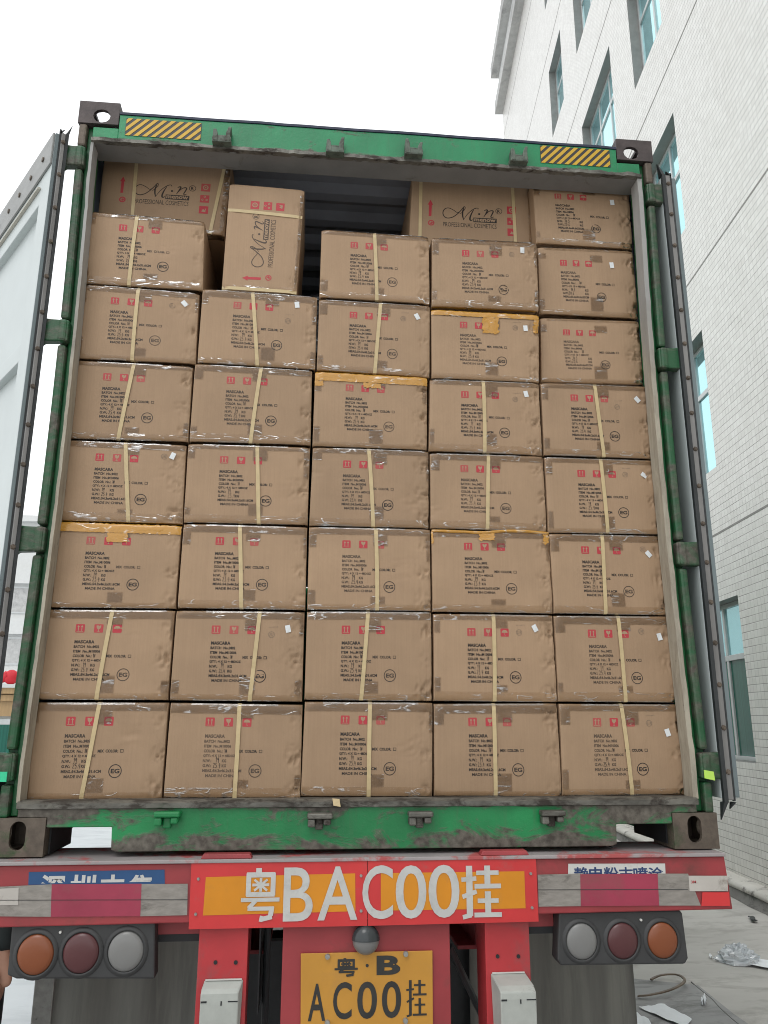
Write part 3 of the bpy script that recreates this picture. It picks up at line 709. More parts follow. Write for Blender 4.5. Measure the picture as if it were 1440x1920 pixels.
def strokes(m, S_, x0, x1, y0, y1, Y, thin=1.0, eps=.00006):
    a = at(x0, y1, Y); b = at(x1, y0, Y); w, h = b.x-a.x, b.z-a.z
    for i, (_, xa, ya, xb, yb, wd) in enumerate(S_):
        p, q = (a.x+xa*w, a.z+ya*h), (a.x+xb*w, a.z+yb*h); m.ribbon([p, q], wd*w*thin, lambda u, v, i=i: (u, Y-i*eps, v))
LY = BF-.0055
for bd, items in ((pl[0], (('粤', 450, 526, 1627, 1728), ('B', 530, 588, 1626, 1728), ('A', 595, 671, 1624, 1726))),
                  (pl[1], (('C', 679, 737, 1622, 1724), ('0', 742, 799, 1622, 1723), ('0', 804, 860.5, 1621, 1721.5), ('挂', 866.5, 938, 1622.5, 1721)))):
    m = MB()
    for s, x0, x1, y0, y1 in items:
        if ord(s) > 200: strokes(m, YUE if s == '粤' else GUA, x0, x1, y0, y1, LY, 1.15)
        else: px_text(m, s, x0, x1, y0, y1, LY, .008, res=5)
    m.build('board_lettering', M['silver'], bd, fix=False)
m = MB()
for px, py in ((372, 1648), (367, 1714), (677, 1642), (677, 1708), (995, 1638), (997.5, 1702)):
    a = at(px, py, BF-.003); m.cyl((a.x, BF-.0025, a.z), (a.x, BF-.008, a.z), .0052, .004, n=10)
each(m, 'board_rivet', M['steel'], pl[0])
# reflective tape and vinyl signs on the beam
def strip(name, quads, mat, dy, parent=None):
    for q in quads:
        m = MB(); P4 = [at(px, py, BY-dy) for px, py in q]; m.add([(p.x, BY-dy, p.z) for p in P4], [(0, 1, 2, 3)]); o = tb(m, name, mat, fix=False)
    return o
strip('reflective_tape', [((-30, 1718), (97, 1719), (98, 1658), (-30, 1664)), ((263, 1718), (351, 1716), (352, 1657), (265, 1657.5))], M['whitetape'], .0036)
strip('reflective_tape', [((95, 1719), (263, 1718), (265.5, 1657), (97, 1658))], M['magenta'], .0042)
strip('reflective_tape', [((-30, 1697), (34, 1697), (35, 1664.5), (-30, 1668))], M['whitetape2'], .0048)
strip('reflective_tape', [((1010, 1700), (1090, 1699), (1088, 1638), (1008, 1640)), ((1234, 1698), (1314, 1698), (1290, 1638), (1232, 1638))], M['whitetape'], .0036)
strip('reflective_tape', [((1089, 1699), (1236, 1698), (1233, 1638), (1088, 1639))], M['magenta'], .0042)
tp = strip('reflective_tape', [((1293, 1671), (1365, 1671), (1364, 1642), (1291, 1642))], M['whitetape2'], .0048)
m = MB(); px_text(m, '3M', 1296, 1305, 1651, 1656.5, BY-.0056, .02); tb(m, 'tape_print', M['red'], fix=False)
strip('reflective_tape', [((1315, 1699), (1369, 1699), (1367, 1673), (1317, 1673))], M['red_bright'], .0048)
m = MB()
for a, b, y in ((-30, 352, 1688), (1009, 1290, 1668.5)):
    p = at(a, y, BY-.0054); q = at(b, y-1, BY-.0054); m.add([(p.x, BY-.0054, p.z-.0009), (q.x, BY-.0054, q.z-.0009), (q.x, BY-.0054, q.z+.0009), (p.x, BY-.0054, p.z+.0009)], [(0, 1, 2, 3)])
each(m, 'tape_seam', M['rubber'], fix=False, put=tb)
sg = strip('maker_sign', [((53, 1659), (309, 1658), (308.5, 1630.5), (54, 1635))], M['blue_sign'], .0020)
m = MB()
c0 = at(0, 1657.6, BY-.0028).z
for s, x0, x1 in (('深', 73, 125), ('圳', 128, 181), ('中', 186, 234), ('集', 238, 290)):
    px_text(m, s, x0, x1, 1639.5, 1690, BY-.0028, .028, res=4, clip=c0)
m.build('sign_lettering', M['silver'], sg, fix=False)
sg2 = strip('coating_sign', [((1065, 1641), (1248, 1640), (1247, 1619), (1065.5, 1619.5))], M['white_sign'], .0020)
m = MB(); c0 = at(1150, 1639.6, BY-.0028).z
for i, s in enumerate('静电粉末喷涂'):
    x0 = 1077.5+i*27.8; px_text(m, s, x0, x0+26, 1625.5, 1652, BY-.0028, .018, res=4, clip=c0)
m.build('sign_lettering', M['blue_text'], sg2, fix=False)
for o in (sg, sg2):
    for c in o.children: c.matrix_parent_inverse = Matrix()
# tail light boxes: three round lamps each
def lightbox(pts, lamps, screw):
    m = MB(); P = [at(px, py, -.035) for px, py in pts]
    m.prism([(p.x, p.z) for p in P], -.035, .03)
    bxo = tb(m, 'tail_light_box', M['black_plastic'], bevel=.006)
    for px, py, rx, mt in lamps:
        c = at(px, py, -.045); r = rx/556.0
        m = MB(); n = 32; prof = [(r*1.30, -.0352), (r*1.25, -.0385), (r*1.14, -.0410), (r*1.06, -.0420), (r*1.02, -.036)]; vs = []
        for q, y in prof:
            for i in range(n): t = 2*pi*i/n; vs.append((c.x+q*cos(t), y, c.z+q*sin(t)*1.06))
        m.add(vs, [(j*n+i, j*n+(i+1) % n, (j+1)*n+(i+1) % n, (j+1)*n+i) for j in range(len(prof)-1) for i in range(n)])
        rg = m.build('lamp_bezel', M['black_plastic'], bxo, smooth=True)
        m = MB(); vs = []; prof = [(r*1.03, -.036), (r*.98, -.042), (r*.8, -.046), (r*.5, -.0485), (r*.2, -.0495)]
        for q, y in prof:
            for i in range(n): t = 2*pi*i/n; vs.append((c.x+q*cos(t), y, c.z+q*sin(t)*1.06))
        fs = [(j*n+i, j*n+(i+1) % n, (j+1)*n+(i+1) % n, (j+1)*n+i) for j in range(len(prof)-1) for i in range(n)]+[tuple(range(4*n, 5*n))]
        m.add(vs, fs); m.build('lamp_lens', M[mt], bxo, smooth=True)
    c = at(*screw, -.04); MB().cyl((c.x, -.034, c.z), (c.x, -.042, c.z), .004, n=8).build('screw', M['white_sign'], bxo)
    return bxo
lightbox([(13, 1829), (30, 1836), (290, 1836), (291, 1728), (280, 1725), (150, 1729), (22, 1733)], [(65, 1791, 29.5, 'amber'), (150.5, 1788, 29.5, 'redlens'), (235, 1785, 29.5, 'clear')], (113, 1748))
lightbox([(1045, 1800), (1052, 1811), (1285, 1808), (1291, 1797), (1280, 1712), (1274, 1706), (1048, 1710)], [(1092, 1766, 28, 'clear'), (1169, 1765, 28, 'redlens'), (1244, 1764, 28, 'amber')], (1202, 1725))
m = MB()
for x in (-1.02, -.80): m.box(x-.016, x+.016, -.012, .018, -.19, -.16)
for x in (.72, .99): m.box(x-.016, x+.016, -.012, .018, -.19, -.16)
m.box(-.70, -.52, .03, .06, -.262, -.175); m.box(.50, .66, .03, .06, -.262, -.175)
each(m, 'lamp_hanger', M['black'], put=tb)
m = MB(); m.box(-.71, -.54, .02, .029, -.238, -.178); m.box(.52, .62, .02, .029, -.238, -.178); each(m, 'side_gusset', M['red_paint'], put=tb)
# two legs of the rear under-run frame, with bolt holes and pale folded plates
for (xa, xb, bolts) in ((374, 466, ((404, 1804.5), (442, 1804.5))), (909, 992, ((933, 1793), (972, 1793)))):
    a = at(xa, 1745, -.03); b = at(xb, 1745, -.03); m = MB()
    m.box(a.x, b.x, -.030, -.022, -1.02, zb+.004); m.box(a.x+.002, a.x+.012, -.0215, .12, -1.02, zb+.004); m.box(b.x-.012, b.x-.002, -.0215, .12, -1.02, zb+.004)
    lg = tb(m, 'frame_leg', M['red_leg'], bevel=.002)
    m = MB()
    for q in bolts:
        p = at(q[0], q[1], -.031); m.cyl((p.x, -.0305, p.z), (p.x, -.033, p.z), .0062, n=10)
    each(m, 'bolt_hole', M['black'], lg)
def folded(x0, x1, ytop, proud, side):
    a = at(x0, ytop, -.03); b = at(x1, ytop, -.03); m = MB(); z1 = a.z; y0 = -.032
    prof = [(y0, z1), (y0-proud*.75, z1-.018), (y0-proud, z1-.030), (y0-proud*1.02, z1-.050), (y0-proud*.98, z1-.24), (y0-proud*.7, z1-.30), (y0, z1-.32)]
    xo = .010 if side else -.006
    vs = [(a.x+(0 if i < 1 else xo), y, z) for i, (y, z) in enumerate(prof)]+[(b.x+(0 if i < 1 else (xo if side else -.010)), y, z) for i, (y, z) in enumerate(prof)]
    n = len(prof); fs = [(i, i+1, n+i+1, n+i) for i in range(n-1)]+[tuple(range(n)), tuple(range(2*n-1, n-1, -1))]
    m.add(vs, fs); o = tb(m, 'buffer_block', M['white_steel'], bevel=.004)
    m = MB(); yq = y0-proud*1.025; xa, xb = a.x+xo+.002, b.x+(xo if side else -.010)-.002
    m.box(xa, xa+.018, yq-.001, yq, z1-.054, z1-.049); m.box(xb-.03, xb, yq-.001, yq, z1-.053, z1-.050); m.box((xa+xb)/2+.004, (xa+xb)/2+.008, yq-.001, yq, z1-.062, z1-.050)
    each(m, 'scuff_mark', M['black'], o); m = MB()
    m.hexa([(a.x+.004, y0-.006, z1+.0005), (b.x-.004, y0-.006, z1+.0005), (b.x-.004, y0-.001, z1+.0012), (a.x+.004, y0-.001, z1+.0012), (a.x+.004, y0-.006, z1+.004), (b.x-.004, y0-.006, z1+.004), (b.x-.004, y0-.001, z1+.004), (a.x+.004, y0-.001, z1+.004)])
    m.build('top_lip', M['white_sign'], o); return o
folded(383, 456, 1838, .030, 0); folded(920, 985, 1825, .085, 1)
# centre plate with registration plate and plate lamp
a = at(531, 1740, -.02); b = at(843, 1740, -.02); m = MB(); m.box(a.x, b.x, -.020, -.010, -1.0, zb+.004)
cp = tb(m, 'centre_plate', M['red_paint'], bevel=.002)
m = MB(); m.box(-.36, -.355, .1, .5, -.5, -.2); m.cyl((-.335, .15, -.22), (-.34, .3, -1.0), .012, n=10); m.cyl((.27, .05, -.3), (.62, .5, -.95), .012, n=10); m.box(-.6, .6, 1.0, 1.05, -.9, -.5)
m.cyl((-.62, .1, -.72), (-.40, -.01, -.42), .014, n=10)
each(m, 'brake_hose', M['rubber'], put=tb)
PY = -.030
c4 = [at(*q, PY) for q in ((563.5, 1925), (812, 1921), (811, 1782.5), (564, 1788))]
m = MB(); m.prism([(p.x, p.z-(.0 if i > 1 else .004)) for i, p in enumerate(c4)], PY, PY+.004); rp = tb(m, 'registration_plate', M['plate_y'], bevel=.0015)
m = MB(); T = PY-.0012
for s, x0, x1, y0, y1, off in (('粤', 627, 671, 1796, 1831, .01), ('B', 706, 750.5, 1791, 1828.5, .03), ('A', 577, 611, 1844, 1915, .0), ('C', 624, 660, 1841, 1912, .0), ('0', 669.5, 707, 1840, 1911, .0), ('0', 716, 752, 1839, 1909.5, .0), ('挂', 762, 799.5, 1837, 1906.5, .02)):
    if ord(s) > 200: strokes(m, YUE if s == '粤' else GUA, x0, x1, y0, y1, T, .95)
    else: px_text(m, s, x0, x1, y0, y1, T, off+.012, res=5)
p = at(688.5, 1810.5, T); disc(m, p.x, p.z, .005, lambda a, b: (a, T, b), 14)
m.build('plate_characters', M['plate_k'], rp, fix=False)
m = MB()
for q in ((614, 1793), (760.5, 1788), (613.5, 1917), (760, 1913)):
    p = at(*q, PY); m.cyl((p.x, PY-.0005, p.z), (p.x, PY-.010, p.z), .0085, .0075, n=12)
each(m, 'plate_bolt', M['steel'], rp)
p = at(685, 1762, -.06); m = MB(); m.sphere((p.x+.003, -.043, p.z-.004), .043, .034, .044, 20, 12)
lp = tb(m, 'plate_lamp', M['clear'], smooth=True); sp = MB(); sp.sphere((p.x+.003, -.043, p.z-.004), .0455, .0365, .0465, 20, 12); m = MB()
m.v = sp.v; m.f = [f for f in sp.f if all(sp.v[i][2] >= p.z-.0045 for i in f)]; m.m = [0]*len(m.f)
m.build('reflection_shell', plain('painted_dome_reflection', (.035, .042, .045, 1), .18), lp, smooth=True)  # dark reflection on the dome's upper half, put in as a black shell
m = MB(); m.box(p.x-.018, p.x+.018, -.022, -.0205, p.z-.05, p.z-.045)
for o in [c for c in tr.children]:
    for c in o.children: c.matrix_parent_inverse = Matrix()

# ================================================================== CARTONS
# measured front-face corners (x,z) of every carton: top-left, top-right, bottom-right, bottom-left, on the plane y
CARTONS={
 (0,0):(0.074,[[-1.171,0.486],[-0.704,0.487],[-0.706,0.166],[-1.17,0.162]]),
 (0,1):(0.074,[[-1.169,0.807],[-0.705,0.81],[-0.708,0.494],[-1.172,0.494]]),
 (0,2):(0.074,[[-1.163,1.127],[-0.702,1.123],[-0.704,0.816],[-1.159,0.813]]),
 (0,3):(0.074,[[-1.161,1.445],[-0.705,1.44],[-0.7,1.131],[-1.163,1.133]]),
 (0,4):(0.074,[[-1.162,1.772],[-0.701,1.764],[-0.699,1.453],[-1.16,1.451]]),
 (0,5):(0.074,[[-1.164,2.1],[-0.696,2.085],[-0.691,1.778],[-1.16,1.778]]),
 (0,6):(0.074,[[-1.165,2.43],[-0.694,2.413],[-0.682,2.098],[-1.161,2.103]]),
 (1,0):(0.074,[[-0.7,0.487],[-0.237,0.482],[-0.236,0.165],[-0.703,0.17]]),
 (1,1):(0.074,[[-0.702,0.81],[-0.239,0.812],[-0.239,0.491],[-0.704,0.494]]),
 (1,2):(0.074,[[-0.698,1.133],[-0.238,1.131],[-0.237,0.818],[-0.7,0.818]]),
 (1,3):(0.074,[[-0.701,1.447],[-0.236,1.448],[-0.237,1.139],[-0.699,1.137]]),
 (1,4):(0.074,[[-0.696,1.778],[-0.236,1.77],[-0.234,1.457],[-0.698,1.455]]),
 (1,5):(0.074,[[-0.686,2.105],[-0.224,2.096],[-0.224,1.775],[-0.688,1.783]]),
 (2,0):(0.074,[[-0.232,0.493],[0.23,0.491],[0.225,0.168],[-0.238,0.172]]),
 (2,1):(0.074,[[-0.233,0.814],[0.23,0.819],[0.228,0.495],[-0.234,0.498]]),
 (2,2):(0.074,[[-0.234,1.133],[0.228,1.134],[0.228,0.821],[-0.233,0.82]]),
 (2,3):(0.074,[[-0.228,1.449],[0.227,1.45],[0.224,1.138],[-0.234,1.137]]),
 (2,4):(0.074,[[-0.227,1.763],[0.225,1.759],[0.221,1.454],[-0.23,1.453]]),
 (2,5):(0.074,[[-0.218,2.086],[0.239,2.08],[0.235,1.762],[-0.221,1.773]]),
 (2,6):(0.074,[[-0.216,2.41],[0.239,2.402],[0.239,2.089],[-0.218,2.096]]),
 (3,0):(0.074,[[0.232,0.488],[0.689,0.491],[0.691,0.165],[0.229,0.17]]),
 (3,1):(0.074,[[0.234,0.813],[0.69,0.814],[0.693,0.494],[0.232,0.496]]),
 (3,2):(0.074,[[0.23,1.13],[0.692,1.133],[0.694,0.819],[0.231,0.819]]),
 (3,3):(0.074,[[0.229,1.441],[0.685,1.444],[0.686,1.135],[0.228,1.138]]),
 (3,4):(0.074,[[0.233,1.755],[0.682,1.756],[0.682,1.446],[0.225,1.45]]),
 (3,5):(0.074,[[0.241,2.063],[0.696,2.061],[0.685,1.759],[0.24,1.76]]),
 (3,6):(0.074,[[0.249,2.4],[0.703,2.404],[0.699,2.083],[0.244,2.08]]),
 (4,0):(0.074,[[0.695,0.49],[1.157,0.49],[1.154,0.17],[0.69,0.168]]),
 (4,1):(0.074,[[0.693,0.813],[1.155,0.816],[1.156,0.495],[0.693,0.496]]),
 (4,2):(0.074,[[0.69,1.129],[1.149,1.132],[1.153,0.819],[0.694,0.82]]),
 (4,3):(0.074,[[0.688,1.441],[1.146,1.442],[1.148,1.136],[0.688,1.132]]),
 (4,4):(0.074,[[0.688,1.759],[1.146,1.763],[1.144,1.448],[0.686,1.448]]),
 (4,5):(0.12,[[0.715,2.077],[1.148,2.084],[1.146,1.79],[0.705,1.783]]),
 (4,6):(0.12,[[0.72,2.417],[1.148,2.422],[1.148,2.095],[0.713,2.097]]),
 (4,7):(0.13,[[0.714,2.716],[1.161,2.725],[1.155,2.438],[0.718,2.442]]),
}

NW, NH = .462, .316
def template(kind):
    """black print and red marks in metres from the face's top-left corner"""
    K = MB(); K2 = MB(); K3 = MB(); RS = []; F = lambda a, b: (a, b, 0)
    def ln(s, x0, x1, yb, cap=.0102, off=.040, K=K): text(K, s, x0, x1, -yb, -yb+cap, F, off, res=2)
    if kind == 0:
        X = .1265; sx = (.1255, .1895, .2535); sy = .0485; s = .0315; L0 = .1175; dy = .0163
        ln('MASCARA', X, X+.069, L0, .0122, .045)
        ln('BATCH  No.:M02', X-.001, X+.087, L0+dy); ln('ITEM  No.:M10006', X-.001, X+.092, L0+2*dy)
        ln('COLOR  No.:', X-.001, X+.064, L0+3*dy); ln('QTY.: 4 X 12 = 48DOZ', X-.002, X+.109, L0+4*dy)
        ln('N.W.:', X-.002, X+.027, L0+5*dy); ln('KG', X+.063, X+.078, L0+5*dy)
        ln('G.W.:', X-.002, X+.027, L0+6*dy); ln('KG', X+.063, X+.078, L0+6*dy)
        ln('MEAS.:54.3x46.2x31.6CM', X-.002, X+.131, L0+7*dy); ln('MADE IN CHINA', X+.009, X+.115, L0+8*dy, .0098, .03)
        ln('MIX  COLOR:', .2405, .309, L0+3*dy, K=K2); bx = (.3155, L0+3*dy); eg = (.3045, .2265, .0222)
    else:
        X = .098; sx = (.0965, .153, .209); sy = .054; s = .0295; L0 = .118; dy = .0157
        ln('MASCARA', X, X+.066, L0, .0115, .03)
        ln('BATCH  No.:M02', X, X+.083, L0+dy); ln('ITEM  No.:M006', X, X+.079, L0+2*dy)
        ln('COLOR  No.:', X+.001, X+.062, L0+3*dy); ln('QTY.: 4 X 12 = 48DOZ', X+.002, X+.106, L0+4*dy)
        ln('N.W.:', X+.003, X+.029, L0+5*dy); ln('KG', X+.103, X+.118, L0+5*dy)
        ln('G.W.:', X+.005, X+.031, L0+6*dy); ln('KG', X+.103, X+.118, L0+6*dy)
        ln('MEAS.:55.6x44.6x32CM', X+.007, X+.119, L0+7*dy); ln('MADE IN CHINA', X+.017, X+.117, L0+8*dy, .0098, .03)
        ln('MIX  COLOR:', .250, .318, L0+3*dy, K=K2); bx = (.3225, L0+3*dy); eg = (.273, .219, .0212)
    b0, b1 = bx; w = .0112; q = .0016                                       # tick box
    for x0, x1, y0, y1 in ((b0, b0+w, 0, q), (b0, b0+w, w-q-.001, w-.001), (b0, b0+q, q, w-q-.001), (b0+w-q, b0+w, q, w-q-.001)): rect(K2, x0, x1, -b1+y0, -b1+y1, F)
    disc(K3, eg[0], -eg[1], eg[2], F, 28, eg[2]-.0028); text(K3, 'EG', eg[0]-.0145, eg[0]+.0148, -eg[1]-.0072, -eg[1]+.0075, F, .035, res=3)
    G = lambda a, b: (a, b, .0003); cy = -sy-s*.48
    for k, x in enumerate(sx):
        R_ = MB(); I_ = MB(); RS.append((R_, I_))
        r = .003; x1, y0, y1 = x+s, -sy-s*.95, -sy
        poly(R_, arc(x1-r, y1-r, r, 0, 90, 3)+arc(x+r, y1-r, r, 90, 180, 3)+arc(x+r, y0+r, r, 180, 270, 3)+arc(x1-r, y0+r, r, 270, 360, 3), F)
        if k == 0:                                                          # this way up
            for k_ in (.31, .69):
                c = x+s*k_; rect(I_, c-.0014, c+.0014, cy-.0085, cy+.006, G); poly(I_, [(c-.0045, cy+.005), (c+.0045, cy+.005), (c, cy+.0115)], G)
            rect(I_, x+.004, x+s-.004, cy-.0118, cy-.0100, G)
        elif k == 1:                                                        # fragile glass
            x += s/2
            poly(I_, [(x-.008, cy+.011), (x-.0078, cy+.004), (x-.0042, cy-.0015), (x-.0012, cy-.003), (x-.0012, cy-.009), (x-.0055, cy-.0115), (x+.0055, cy-.0115), (x+.0012, cy-.009), (x+.0012, cy-.003), (x+.0042, cy-.0015), (x+.0078, cy+.004), (x+.008, cy+.011), (x+.003, cy+.011), (x+.001, cy+.007), (x-.001, cy+.011)], G)
        else:                                                               # keep dry
            x += s/2
            poly(I_, [(x+.0118*cos(radians(a)), cy-.0005+.0105*sin(radians(a))) for a in range(0, 181, 20)], G); rect(I_, x-.0008, x+.0008, cy-.009, cy-.0005, G)
            rect(I_, x-.0008, x+.004, cy-.0105, cy-.009, G)
    return K, K2, K3, RS
TPL = [template(0), template(1)]
_nz = lambda x, y, z: noise.noise(Vector((x, y, z)))
class Face:
    """front face of a carton: bilinear quad on y, with bulge, crushed corners and dents"""
    def __init__(s, quad, Y, seed, W_=NW, H_=NH, amp=1.0, gap=.0022):
        s.q = [list(p) for p in quad]; s.Y = Y; s.sd = seed; s.W = W_; s.H = H_; s.amp = amp
        (a, b, c, d) = s.q; g = gap
        a[0] += g; a[1] -= g*.7; b[0] -= g; b[1] -= g*.7; c[0] -= g; c[1] += g*.7; d[0] += g; d[1] += g*.7
        r = random.Random(seed); s.b = r.uniform(-.2, 1)*.0035*amp
        s.dents = [(.962+r.uniform(-.012, .012), v+r.uniform(-.02, .02), r.uniform(.3, 1)*.015*amp, r.uniform(.022, .036)) for v in (.80, .44, .10)]
        if r.random() < .35: s.dents.append((r.uniform(.6, .9), r.uniform(.3, .8), .003*amp, .05))
        if r.random() < .5: s.dents.append((.02, r.uniform(.1, .9), .005*amp, .03))
        s.cr = r.uniform(.4, 1); s.lean = r.uniform(-.004, .004)
    def xz(s, u, v):
        a, b, c, d = s.q
        return (a[0]*(1-u)*v+b[0]*u*v+c[0]*u*(1-v)+d[0]*(1-u)*(1-v), a[1]*(1-u)*v+b[1]*u*v+c[1]*u*(1-v)+d[1]*(1-u)*(1-v))
    def dy(s, u, v):
        u_ = min(max(u, 0), 1); v_ = min(max(v, 0), 1)
        o = -s.b*sin(pi*u_)*sin(pi*v_) + s.lean*(u_-.5)
        o += .0022*s.amp*_nz(u*2.2+s.sd*3.1, v*2.2, s.sd*1.7)
        for du, dv, dd, rr in s.dents:
            r2 = ((u-du)*s.W/rr)**2+((v-dv)*s.H/rr)**2
            if r2 < 6:
                k = math.exp(-r2); o += dd*k*(.25+2.2*abs(_nz(u*s.W*48, v*s.H*48, s.sd))-.8*abs(_nz(u*s.W*120, v*s.H*120, s.sd+9)))
        e = min(u_, 1-u_)*s.W; f = min(v_, 1-v_)*s.H
        o += .0035*math.exp(-(e/.006)**2)+.0035*math.exp(-(f/.006)**2)
        if e < .03 and f < .03: o += .006*s.cr*math.exp(-((e*e+f*f)/.018**2))*(1+_nz(u*30, v*30, s.sd))
        return o
    def P(s, u, v, off=0.0):
        x, z = s.xz(u, v); return (x, s.Y+s.dy(u, v)-off, z)
    def M_(s, x, y, off=0.0, W_=None):                                      # metres from the top-left corner
        return s.P(x/s.W, 1+y/s.H, off)
    def uv(s, px, py):
        p = at(px, py, s.Y); u, v = .5, .5
        for _ in range(12):
            x, z = s.xz(u, v); u += (p.x-x)/s.W; v += (p.z-z)/s.H
        return u, v
def body(F, parent, depth=.54, name='box_body'):
    us = [0, .006, .016, .03]+[.03+.79*i/20 for i in range(1, 20)]+[.82+.01*i for i in range(0, 17)]+[.987, .994, 1]
    vs_ = [0, .008, .022, .045]+[.045+.91*i/40 for i in range(1, 40)]+[.955, .978, .992, 1]
    nu, nv = len(us), len(vs_); V = []
    for v in vs_:
        for u in us: V.append(F.P(u, v))
    fs = [(j*nu+i, j*nu+i+1, (j+1)*nu+i+1, (j+1)*nu+i) for j in range(nv-1) for i in range(nu-1)]
    nf = len(fs)
    bd = [i for i in range(nu)]+[j*nu+nu-1 for j in range(1, nv)]+[(nv-1)*nu+i for i in range(nu-2, -1, -1)]+[j*nu for j in range(nv-2, 0, -1)]
    o1 = len(V); c = F.xz(.5, .5)
    for k in bd: x, y, z = V[k]; V.append((x+(x-c[0])*.004, y+.010, z+(z-c[1])*.004))
    o2 = len(V)
    for k in bd: x, y, z = V[k]; V.append((x, F.Y+depth, z))
    n = len(bd)
    for i in range(n):
        j = (i+1) % n; fs += [(bd[j], bd[i], o1+i, o1+j), (o1+j, o1+i, o2+i, o2+j)]
    fs.append(tuple(range(o2, o2+n)))
    me = bpy.data.meshes.new(name); me.from_pydata(V, [], fs); me.materials.append(M['card'])
    sm = [True]*(nf)+[False]*(len(fs)-nf); me.polygons.foreach_set('use_smooth', sm)
    o = bpy.data.objects.new(name, me); COL.objects.link(o); o.parent = parent; return o
def band(m, F, u0, u1, v0, v1, off=.0012, wr=.0012, nu=None, nv=None, wrap=0, seed=0, jag=0):
    """a piece of tape pressed on the face, with creases; wrap=1 carries it over the top edge, -1 under the bottom"""
    nu = nu or max(3, int(abs(u1-u0)*F.W/.007)); nv = nv or max(3, int(abs(v1-v0)*F.H/.006)); V = []
    for j in range(nv+1):
        for i in range(nu+1):
            u = u0+(u1-u0)*i/nu; v = v0+(v1-v0)*j/nv
            if jag and (i in (0, nu)): u += jag*_nz(v*60, seed, 1)
            if jag and (j in (0, nv)): v += jag*_nz(u*40, seed, 5)
            w = wr*max(0, _nz(u*F.W*26+seed, v*F.H*40, seed*.7)+.15)
            V.append(F.P(u, v, off+w))
    if wrap:
        for i in range(nu+1):
            u = u0+(u1-u0)*i/nu; x, y, z = F.P(u, 1.0 if wrap > 0 else 0.0, off)
            V.append((x, y+.010, z+wrap*.0016)); 
        for i in range(nu+1):
            u = u0+(u1-u0)*i/nu; x, y, z = F.P(u, 1.0 if wrap > 0 else 0.0, off)
            V.append((x, y+.040, z+wrap*.0018))
    w_ = nu+1; fs = [(j*w_+i, j*w_+i+1, (j+1)*w_+i+1, (j+1)*w_+i) for j in range(nv) for i in range(nu)]
    if wrap:
        e = (nv*w_ if (wrap > 0) == (v1 > v0) else 0); o = (nv+1)*w_
        for i in range(nu): fs += [(e+i, e+i+1, o+i+1, o+i), (o+i, o+i+1, o+w_+i+1, o+w_+i)]
    m.add(V, fs)
def stamp_tpl(m, T, F, off, W_, H_, sh=(0, 0)):
    m.add([F.P((x+sh[0])/W_, 1+(y+sh[1])/H_, off+z) for x, y, z in T.v], T.f)
HAND = {'1': [[(0, .9), (.18, 1.25), (.1, 0)]], '9': [[(.55, 1.05), (.2, 1.1), (.1, .75), (.4, .6), (.6, .9), (.55, 1.1), (.45, -.15)]],
        '#': [[(.2, 1.1), (.05, 0)], [(.55, 1.15), (.38, -.05)], [(-.1, .75), (.75, .85)], [(-.12, .35), (.7, .42)]],
        '2': [[(0, .95), (.25, 1.15), (.5, .95), (.3, .5), (0, .02), (.6, .05)]], '5': [[(.55, 1.1), (.15, 1.08), (.1, .65), (.45, .65), (.5, .25), (.2, -.05), (-.05, .1)]],
        '.': [[(.1, .02), (.2, .1)]], '4': [[(.25, 1.1), (.05, .45), (.6, .5)], [(.5, .95), (.42, -.1)]], '0': [[(.3, 1.05), (.05, .6), (.15, .05), (.45, .1), (.55, .7), (.3, 1.05)]],
        '6': [[(.5, 1.1), (.15, .7), (.1, .15), (.4, .0), (.5, .35), (.15, .45)]], ' ': []}
def hand(m, s, x, yb, h, fn, r, w=.0013):
    cx = x
    for ch in s:
        for st in HAND[ch]:
            pts = [(cx+(a*.62)*h+r.uniform(-1, 1)*h*.04, -yb+b*h+r.uniform(-1, 1)*h*.05) for a, b in st]
            m.ribbon(catmull(pts, 4) if len(pts) > 2 else pts, w, fn)
        cx += h*(.30 if ch in '1. ' else .55)*r.uniform(.9, 1.1)
ORD = ['leftmost column', 'second column from left', 'middle column', 'fourth column from left', 'rightmost column']
ROW = ['bottom row', 'second row up', 'third row up', 'fourth row up', 'fifth row up', 'sixth row up', 'seventh row up', 'topmost row']
STRAPS = {(0, 6): (257.8, 241.7), (0, 5): (260, 248), (0, 4): (252, 222), (0, 3): (236, 241), (0, 1): (211.7, 181), (0, 0): (187.5, 152),
 (1, 5): (474, 482.5), (1, 4): (490, 469.7), (1, 3): (482.5, 485), (1, 2): (450, 452.5), (1, 1): (487.5, 468), (1, 0): (449.5, 439.7),
 (2, 6): (702, 706.5), (2, 5): (713.6, 702.5), (2, 3): (691.4, 699.7), (2, 2): (704.5, 707), (2, 1): (690, 677), (2, 0): (693.6, 691),
 (3, 4): (905.6, 908.4), (3, 3): (915.4, 913.7), (3, 1): (924.4, 927), (3, 0): (925, 929),
 (4, 4): (1114, 1132), (4, 3): (1125, 1139), (4, 2): (1128, 1135), (4, 1): (1158, 1172.7), (4, 0): (1163.5, 1185)}
STICK = {(0, 5): (346, 569, 42), (0, 3): (324, 855, -22), (1, 5): (557, 572, 8), (2, 5): (782, 594, 30), (1, 1): (540, 1179, 12), (3, 6): (979, 470, 0),
 (3, 5): (985, 616, 6), (3, 4): (986, 739, 14), (3, 1): (1003, 1178, 28), (4, 7): (1147.5, 380, 5), (4, 6): (1146.5, 498, 6), (4, 4): (1195, 749, 44),
 (4, 3): (1207.5, 891, 55), (4, 2): (1216, 1039, 40), (4, 1): (1236, 1194, 14), (4, 0): (1251.5, 1373.5, 16)}
